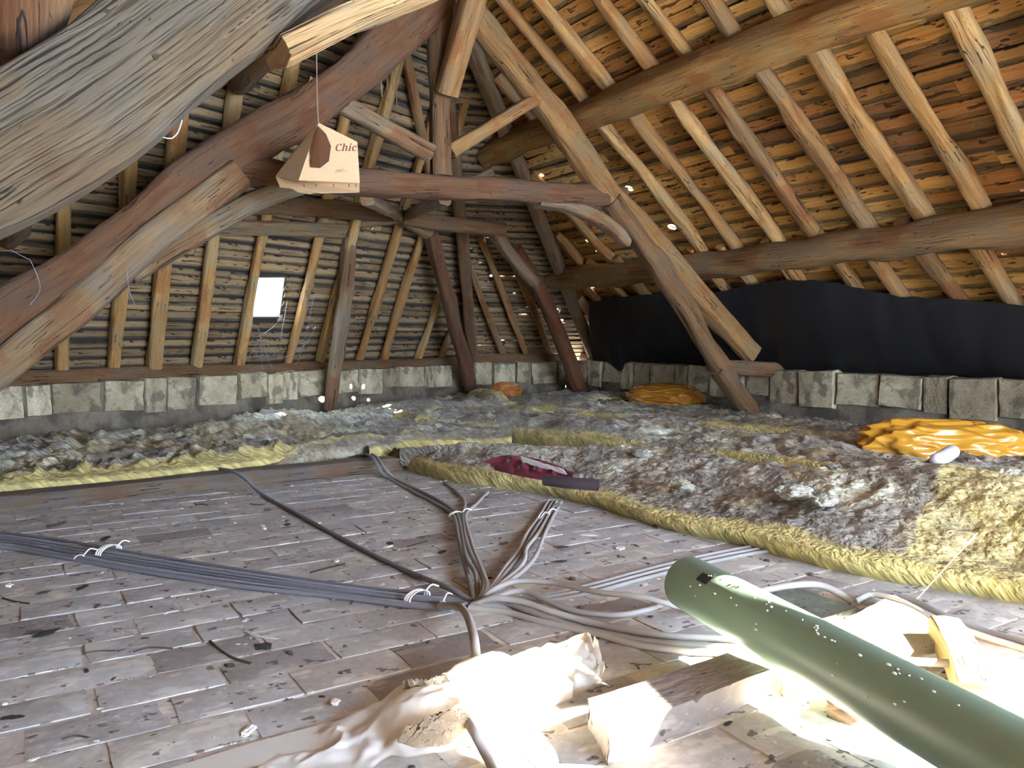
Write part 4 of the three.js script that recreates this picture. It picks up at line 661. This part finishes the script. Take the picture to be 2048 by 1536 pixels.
// ---------------------------------------------------------------- things on the insulation
{
  const a = curveAt(px([[965, 930, 0.2], [1010, 918, 0.23], [1060, 922, 0.23], [1110, 938, 0.22], [1140, 955, 0.2]])), b = curveAt(px([[990, 948, 0.16], [1030, 958, 0.16], [1070, 966, 0.15], [1110, 970, 0.15], [1150, 972, 0.15]]));
  const g = surf(50, 20, (u, v) => { const p = a(u).lerp(b(u), v); p.y += 0.02 + 0.035 * (1 - Math.abs(fb(u * 6, v * 3, 5, 3) - 0.5) * 4) * Math.sin(Math.PI * v); return p; });
  tag(placed('plastic_bag', g, sd(std({ color: C('#6d2f3d'), roughness: 0.5 })), b(0.5)), 'crumpled maroon plastic bag lying on the near batt', 'plastic bag');
  const w = surf(24, 8, (u, v) => { const p = px([[1045, 925, 0.25]])[0].lerp(px([[1135, 952, 0.23]])[0], u); p.add(V(0.03 * v, 0.02 * Math.sin(Math.PI * v) + 0.01 * n3(u * 9, v * 3), -0.1 * v)); return p; });
  tag(placed('paper_strip', w, sd(std({ color: C('#cfd0d6') })), px([[1090, 940, 0.22]])[0]), 'whitish paper strip beside the maroon bag', 'paper');
  const P = px([[1090, 960, 0.2], [1140, 966, 0.2], [1196, 970, 0.2]]);
  tag(placed('pipe_offcut', tube(P, 0.028, 14, 0.03), std({ color: C('#3d3338'), roughness: 0.5 }), P[0]), 'short dark pipe offcut at the end of the maroon bag', 'pipe');
}
function bag(label, c, sx, sy, sz, rot, col, k, opt = {}) {
  const g = new THREE.IcosahedronGeometry(1, 34), p = g.attributes.position;
  for (let i = 0; i < p.count; i++) {
    const v = V(p.getX(i), p.getY(i), p.getZ(i)), r = 1 + 0.28 * (fb(v.x * 1.6 + k, v.y * 1.6, v.z * 1.6, 2) - 0.5) + 0.14 * (1 - Math.abs(fb(v.x * 2.6 + k, v.y * 2.6, v.z * 2.6 + 4, 2) - 0.5) * 5) + 0.04 * (1 - Math.abs(fb(v.x * 5 + k, v.y * 5, v.z * 5, 2) - 0.5) * 5);
    v.x = Math.sign(v.x) * Math.abs(v.x) ** 0.75; v.multiplyScalar(r); v.y = Math.max(v.y, -0.75); p.setXYZ(i, v.x * sx, (v.y + 0.75) * sy, v.z * sz);
  }
  const q = mergeVertices((g.deleteAttribute('uv'), g.deleteAttribute('normal'), g), 1e-5); q.computeVertexNormals();
  const m = mesh('plastic_bag', q, new THREE.MeshPhysicalMaterial({ color: C(col), roughness: 0.28, clearcoat: 0.4, ...opt })); m.position.copy(c); m.rotation.y = rot; return tag(m, label, 'plastic bag');
}
const roll = atY(1880, 935, 0.12);
bag('shiny orange-yellow plastic bag of insulation on the third batt', roll, 0.42, 0.15, 0.2, -0.75, '#c08a2c', 3, { transmission: 0.15, thickness: 0 });
bag('brown translucent end of plastic wrapping beside the orange bag', atY(2010, 925, 0.12), 0.3, 0.085, 0.15, -0.8, '#8a6233', 8, { transmission: 0.15, thickness: 0 });
{ const c = atY(1905, 928, 0.22), g = new THREE.CapsuleGeometry(0.035, 0.34, 6, 16); g.rotateZ(Math.PI / 2); g.rotateY(0.35); const m = placed('plastic_roll', g, std({ color: C('#c9cbd6'), roughness: 0.25 }), V(0, 0, 0)); m.position.copy(atY(1890, 912, 0.33)); tag(m, 'shiny silver-blue plastic roll lying on the orange bag', 'roll'); }
curl('cut pale end of rolled wool poking out of the orange bag', px([[1738, 905, 0.14], [1780, 908, 0.15], [1818, 928, 0.13]]), 0.1, 0.16);
bag('rumpled orange plastic bag lying against the right wall', atX(1330, 815, 6.0).setY(0.14), 0.42, 0.13, 0.2, -1.35, '#a8701f', 12, {});
bag('small orange bag lying under the corner slope', atY(1012, 795, 0.17), 0.2, 0.1, 0.13, 0.3, '#a8672c', 17, {});

// ---------------------------------------------------------------- hanging carton
{
  const D = 4.6, g = group('hanging_carton'); tag(g, 'torn cardboard carton hung on a string from the rafters', 'carton');
  const base = atD(637, 370, D); g.position.copy(base);
  const L = (x, y, d = 0) => atD(x, y, D + d).sub(base);
  const cv = document.createElement('canvas'); cv.width = 1024; cv.height = 1024; const ctx = cv.getContext('2d');
  ctx.fillStyle = '#c9ab83'; ctx.fillRect(0, 0, 1024, 1024);
  for (let i = 0; i < 2600; i++) { const s = rnd(); ctx.fillStyle = s < 0.5 ? 'rgba(120,92,62,0.05)' : 'rgba(236,214,180,0.06)'; ctx.fillRect(rnd() * 1024, rnd() * 1024, rr(4, 90), rr(2, 10)); }
  ctx.fillStyle = '#6f3f28'; ctx.setTransform(1, 0, 0, 1.34, 0, 0); ctx.font = 'italic bold 118px serif'; ctx.fillText('Chic', 716, 372); ctx.font = 'italic 46px serif'; ctx.fillText('2007\u2014', 722, 625); ctx.setTransform(1, 0, 0, 1, 0, 0);
  const mark = new THREE.CanvasTexture(cv); mark.colorSpace = THREE.SRGBColorSpace;
  const card = sd(std({ color: 0xffffff, map: mark })), plain = sd(std({ color: C('#c4a47b') }));
  const uvOf = (x, y) => [(x - 548) / 172, 1 - (y - 240) / 128];
  const panel = (P, mat, name, uvs) => {
    const n = V(0, 0, 0), pos = [], uv = [], idx = [], th = 0.004; const w = P.map(([x, y, d]) => L(x, y, d)); n.copy(w[1].clone().sub(w[0]).cross(w[2].clone().sub(w[0])).normalize());
    for (const s of [1, -1]) w.forEach((p, i) => { const q = p.clone().addScaledVector(n, s * th / 2); pos.push(q.x, q.y, q.z); const t = uvs ? uvOf(P[i][0], P[i][1]) : [0.3, 0.05]; uv.push(...t); });
    const N = w.length; for (let i = 1; i < N - 1; i++) { idx.push(0, i, i + 1, N, N + i + 1, N + i); } for (let i = 0; i < N; i++) { const j = (i + 1) % N; idx.push(i, N + i, j, j, N + i, N + j); }
    const q = new THREE.BufferGeometry(); q.setAttribute('position', new THREE.Float32BufferAttribute(pos, 3)); q.setAttribute('uv', new THREE.Float32BufferAttribute(uv, 2)); q.setIndex(idx); const r = q.toNonIndexed(); r.computeVertexNormals(); return mesh(name, r, mat, g);
  };
  const q = [[637, 246, 0], [714, 284, 0.06], [719, 366, 0], [598, 360, -0.06]];
  panel(q, card, 'front_panel', true);
  panel([[637, 246, 0], [598, 360, -0.06], [551, 353, 0.14]], plain, 'side_panel');
  panel([[637, 246, 0], [551, 353, 0.14], [590, 300, 0.34]], plain, 'side_panel');
  panel([[637, 246, 0], [590, 300, 0.3], [690, 300, 0.36], [714, 284, 0.06]], plain, 'back_panel');
  panel([[714, 284, 0.06], [690, 300, 0.36], [700, 365, 0.34], [719, 366, 0]], plain, 'side_panel');
  panel([[551, 353, 0.12], [598, 360, -0.06], [719, 366, 0], [719, 384, 0.02], [640, 386, 0.0], [560, 374, 0.1]], plain, 'bottom_flap');
  panel([[575, 372, 0.02], [650, 383, 0.02], [620, 388, 0.05], [596, 384, 0.05]], plain, 'torn_flap');
  const tape = sd(std({ color: C('#5d3a22'), roughness: 0.5 }));
  panel([[636, 252, -0.018], [652, 268, -0.018], [662, 292, -0.02], [658, 322, -0.04], [640, 336, -0.055], [622, 334, -0.055], [620, 300, -0.035], [628, 270, -0.02]], tape, 'tape_patch').userData.label = 'dark brown tape patch';
  for (const x of [608, 632, 667, 698, 712]) mesh('staple', timberGeo([L(x, 368, -0.045), L(x, 374, -0.035)], 0.004, 0.004, { wob: 0 }), std({ color: C('#4a3a2c') }), g);
  const s0 = L(637, 248, 0); mesh('string', tube([s0, L(636, 235, 0), L(634, 180, 0), L(633, 100, 0), L(632, -40, 0)], 0.004, 6, 0.1), std({ color: C('#8a7a66') }), g);
}

// ---------------------------------------------------------------- cobwebs and hanging straws
const mWeb = std({ color: C('#8f9199'), roughness: 1 });
function web(label, P, plane, off, n, spread, k) {
  const gs = [], q = ([x, y]) => onp(x, y, plane[0], plane[1] - off);
  P.forEach((l) => gs.push(tube(l.map(q), 0.0018, 5, 0.03)));
  for (let i = 0; i < n; i++) { const l = pick(P), a = pick(l), b = pick(pick(P)), c = [(a[0] + b[0]) / 2 + rr(-spread, spread), (a[1] + b[1]) / 2 + rr(0, spread)]; gs.push(tube([q(a), q(c), q(b)], 0.0009, 4, 0.05)); }
  return tag(placed('cobweb', mergeGeometries(gs), mWeb, q(P[0][0])), label, 'cobweb');
}
web('dusty branching cobweb hanging below the roof window', [[[500, 645], [515, 655], [522, 680], [523, 720], [526, 740]], [[565, 630], [545, 655], [525, 668]], [[522, 675], [505, 700], [498, 715]], [[525, 680], [545, 700], [558, 716], [580, 710], [610, 690], [630, 655]], [[528, 690], [535, 715], [545, 735]], [[575, 600], [568, 640], [560, 690]], [[520, 690], [512, 712]]], [NE, DE], 0.16, 12, 12, 1);
web('wispy cobweb between the roof window and the tall post', [[[598, 580], [610, 600], [625, 595]], [[600, 600], [622, 612], [630, 590]], [[590, 730], [600, 715], [596, 700], [608, 690]]], [NE, DE], 0.16, 8, 10, 2);
web('loose cobweb strands on the left leg of the far truss', [[[60, 520], [72, 545], [80, 580], [60, 610]], [[20, 500], [60, 520]], [[255, 540], [258, 580], [270, 610]]], [ZV, ZT], -0.2, 0, 14, 3);
{ const P = [[300, 273], [312, 280], [325, 274], [340, 278], [352, 270], [358, 260], [364, 240]].map(([x, y]) => atZ(x, y, ZN - 0.1)); tag(placed('cobweb', tube(P, 0.0016, 5, 0.01), mWeb, P[0]), 'thick dusty cobweb string hanging under the near beam', 'cobweb'); }
for (const [x, y0, y1, w] of [[760, 70, 195, 0.006], [772, 60, 205, 0.003], [790, 70, 215, 0.003], [782, 90, 180, 0.003]]) { const P = [[x, y0], [x + 1, (y0 + y1) / 2], [x + 4, y1]].map(([a, b]) => atZ(a, b, ZT - 0.35)); tag(placed('hanging_straw', tube(P, w, 6, 0.05), std({ color: C('#7a6a58') }), P[2]), 'thin straw hanging from the roof left of the king post', 'straw', 'straws left of the king post'); }

// ---------------------------------------------------------------- twigs, scraps and crumbs on the bricks
const mTwig = ['#3a332c', '#4a4037', '#2e2a26'].map((h) => std({ color: C(h) }));
function twig(label, P, r, mat, grp) { const q = P.map(([x, y]) => atY(x, y, r * 0.9)); tag(placed('twig', tube(q, r, 6, 0.015), mat, q[0]), label, 'twig', grp); }
twig('long dark curved twig lying on the bricks', [[420, 1282], [440, 1300], [465, 1315], [502, 1327]], 0.004, mTwig[1]);
twig('pale curved sliver of reed lying on the bricks', [[490, 1263], [505, 1270], [530, 1275], [558, 1278]], 0.004, std({ color: C('#b9b4a8') }));
twig('dark flat stick on the floor below the ledger board', [[94, 1054], [115, 1050], [132, 1045]], 0.008, mTwig[0]);
for (const P of [[[165, 1307], [195, 1303], [232, 1302]], [[268, 1304], [295, 1296], [345, 1297]], [[5, 1196], [30, 1203], [58, 1207]], [[125, 1480], [150, 1472], [178, 1476]], [[390, 1010], [402, 1008], [415, 1010]], [[500, 1008], [515, 1010], [530, 1009]], [[620, 1145], [650, 1137], [690, 1128]], [[815, 1093], [835, 1088], [855, 1082]], [[700, 1210], [708, 1200], [716, 1194]], [[1078, 1398], [1090, 1388], [1096, 1392], [1110, 1396]], [[1218, 1500], [1230, 1490], [1238, 1480]]]) twig('small dark twig lying on the dusty bricks', P, 0.0032, pick(mTwig), 'dark twigs on the bricks');
const chipGeo = [1, 2, 3, 4, 5].map((k) => { const g = new THREE.IcosahedronGeometry(0.5, 2), p = g.attributes.position; for (let i = 0; i < p.count; i++) { const x = p.getX(i), y = p.getY(i), z = p.getZ(i), r = 0.45 + 1.1 * n3(x * 4 + k * 3, y * 4, z * 4 + k); p.setXYZ(i, x * r, y * r, z * r); } g.computeVertexNormals(); return g; });
const chip = (x, y, s, mat, label, name, cat, grp) => { const m = mesh(name, pick(chipGeo), mat); m.position.copy(atY(x, y, 0)); m.scale.set(s * rr(0.8, 1.6), s * 0.16, s * rr(0.5, 0.9)); m.position.y = s * 0.06; m.rotation.y = rr(0, 3); return tag(m, label, cat, grp); };
for (const [x, y, s] of [[95, 1268, 0.06], [210, 1078, 0.05], [525, 1295, 0.05], [70, 1266, 0.04], [20, 1438, 0.035], [88, 1186, 0.035], [165, 1176, 0.04], [500, 1206, 0.035], [195, 1212, 0.03], [575, 1050, 0.04], [885, 1105, 0.045], [1125, 1095, 0.045], [1122, 1124, 0.04], [345, 1492, 0.035], [780, 1087, 0.03], [640, 1180, 0.03], [1210, 1490, 0.03], [1235, 1480, 0.035], [980, 1088, 0.03], [460, 1332, 0.035], [172, 1343, 0.025], [228, 1357, 0.025]]) chip(x, y, s, pick(mTwig), 'dark crumb of bark on the dusty bricks', 'bark_chip', 'bark', 'bark chips on the bricks');
const mFlake = std({ color: C('#d5d2ce') });
for (const [x, y, s] of [[566, 1042, 0.06], [790, 1070, 0.06], [775, 1094, 0.08], [1175, 1072, 0.1], [1240, 1098, 0.12], [680, 968, 0.06], [910, 1087, 0.05], [1290, 1170, 0.05], [1205, 1205, 0.05]]) chip(x, y, s * 0.5, mFlake, 'whitish flake of plaster on the dusty bricks', 'plaster_flake', 'plaster', 'plaster flakes on the bricks');
{
  const n = 900, im = new THREE.InstancedMesh(chipGeo[0], std({ color: 0xffffff }), n), m4 = new THREE.Matrix4(), q = new THREE.Quaternion(), c = new THREE.Color();
  for (let i = 0; i < n; i++) { const x = rr(-0.4, 2.6), z = rr(-4.8, -0.9), s = rr(0.003, 0.012) * (rnd() < 0.1 ? 2 : 1); q.setFromAxisAngle(UPV, rr(0, 6)); m4.compose(V(x, s * 0.2, z), q, V(s * rr(0.7, 2.2), s * 0.5, s)); im.setMatrixAt(i, m4); im.setColorAt(i, c.set(rnd() < 0.65 ? pick(['#3d3833', '#55504a', '#4a4540']) : pick(['#d8d4cc', '#b5b0a8']))); }
  im.name = 'floor_crumbs'; im.castShadow = im.receiveShadow = true; scene.add(im); tag(im, 'fine crumbs and grit scattered over the brick floor', 'grit', null, 'stuff');
}

renderer.render(scene, camera);
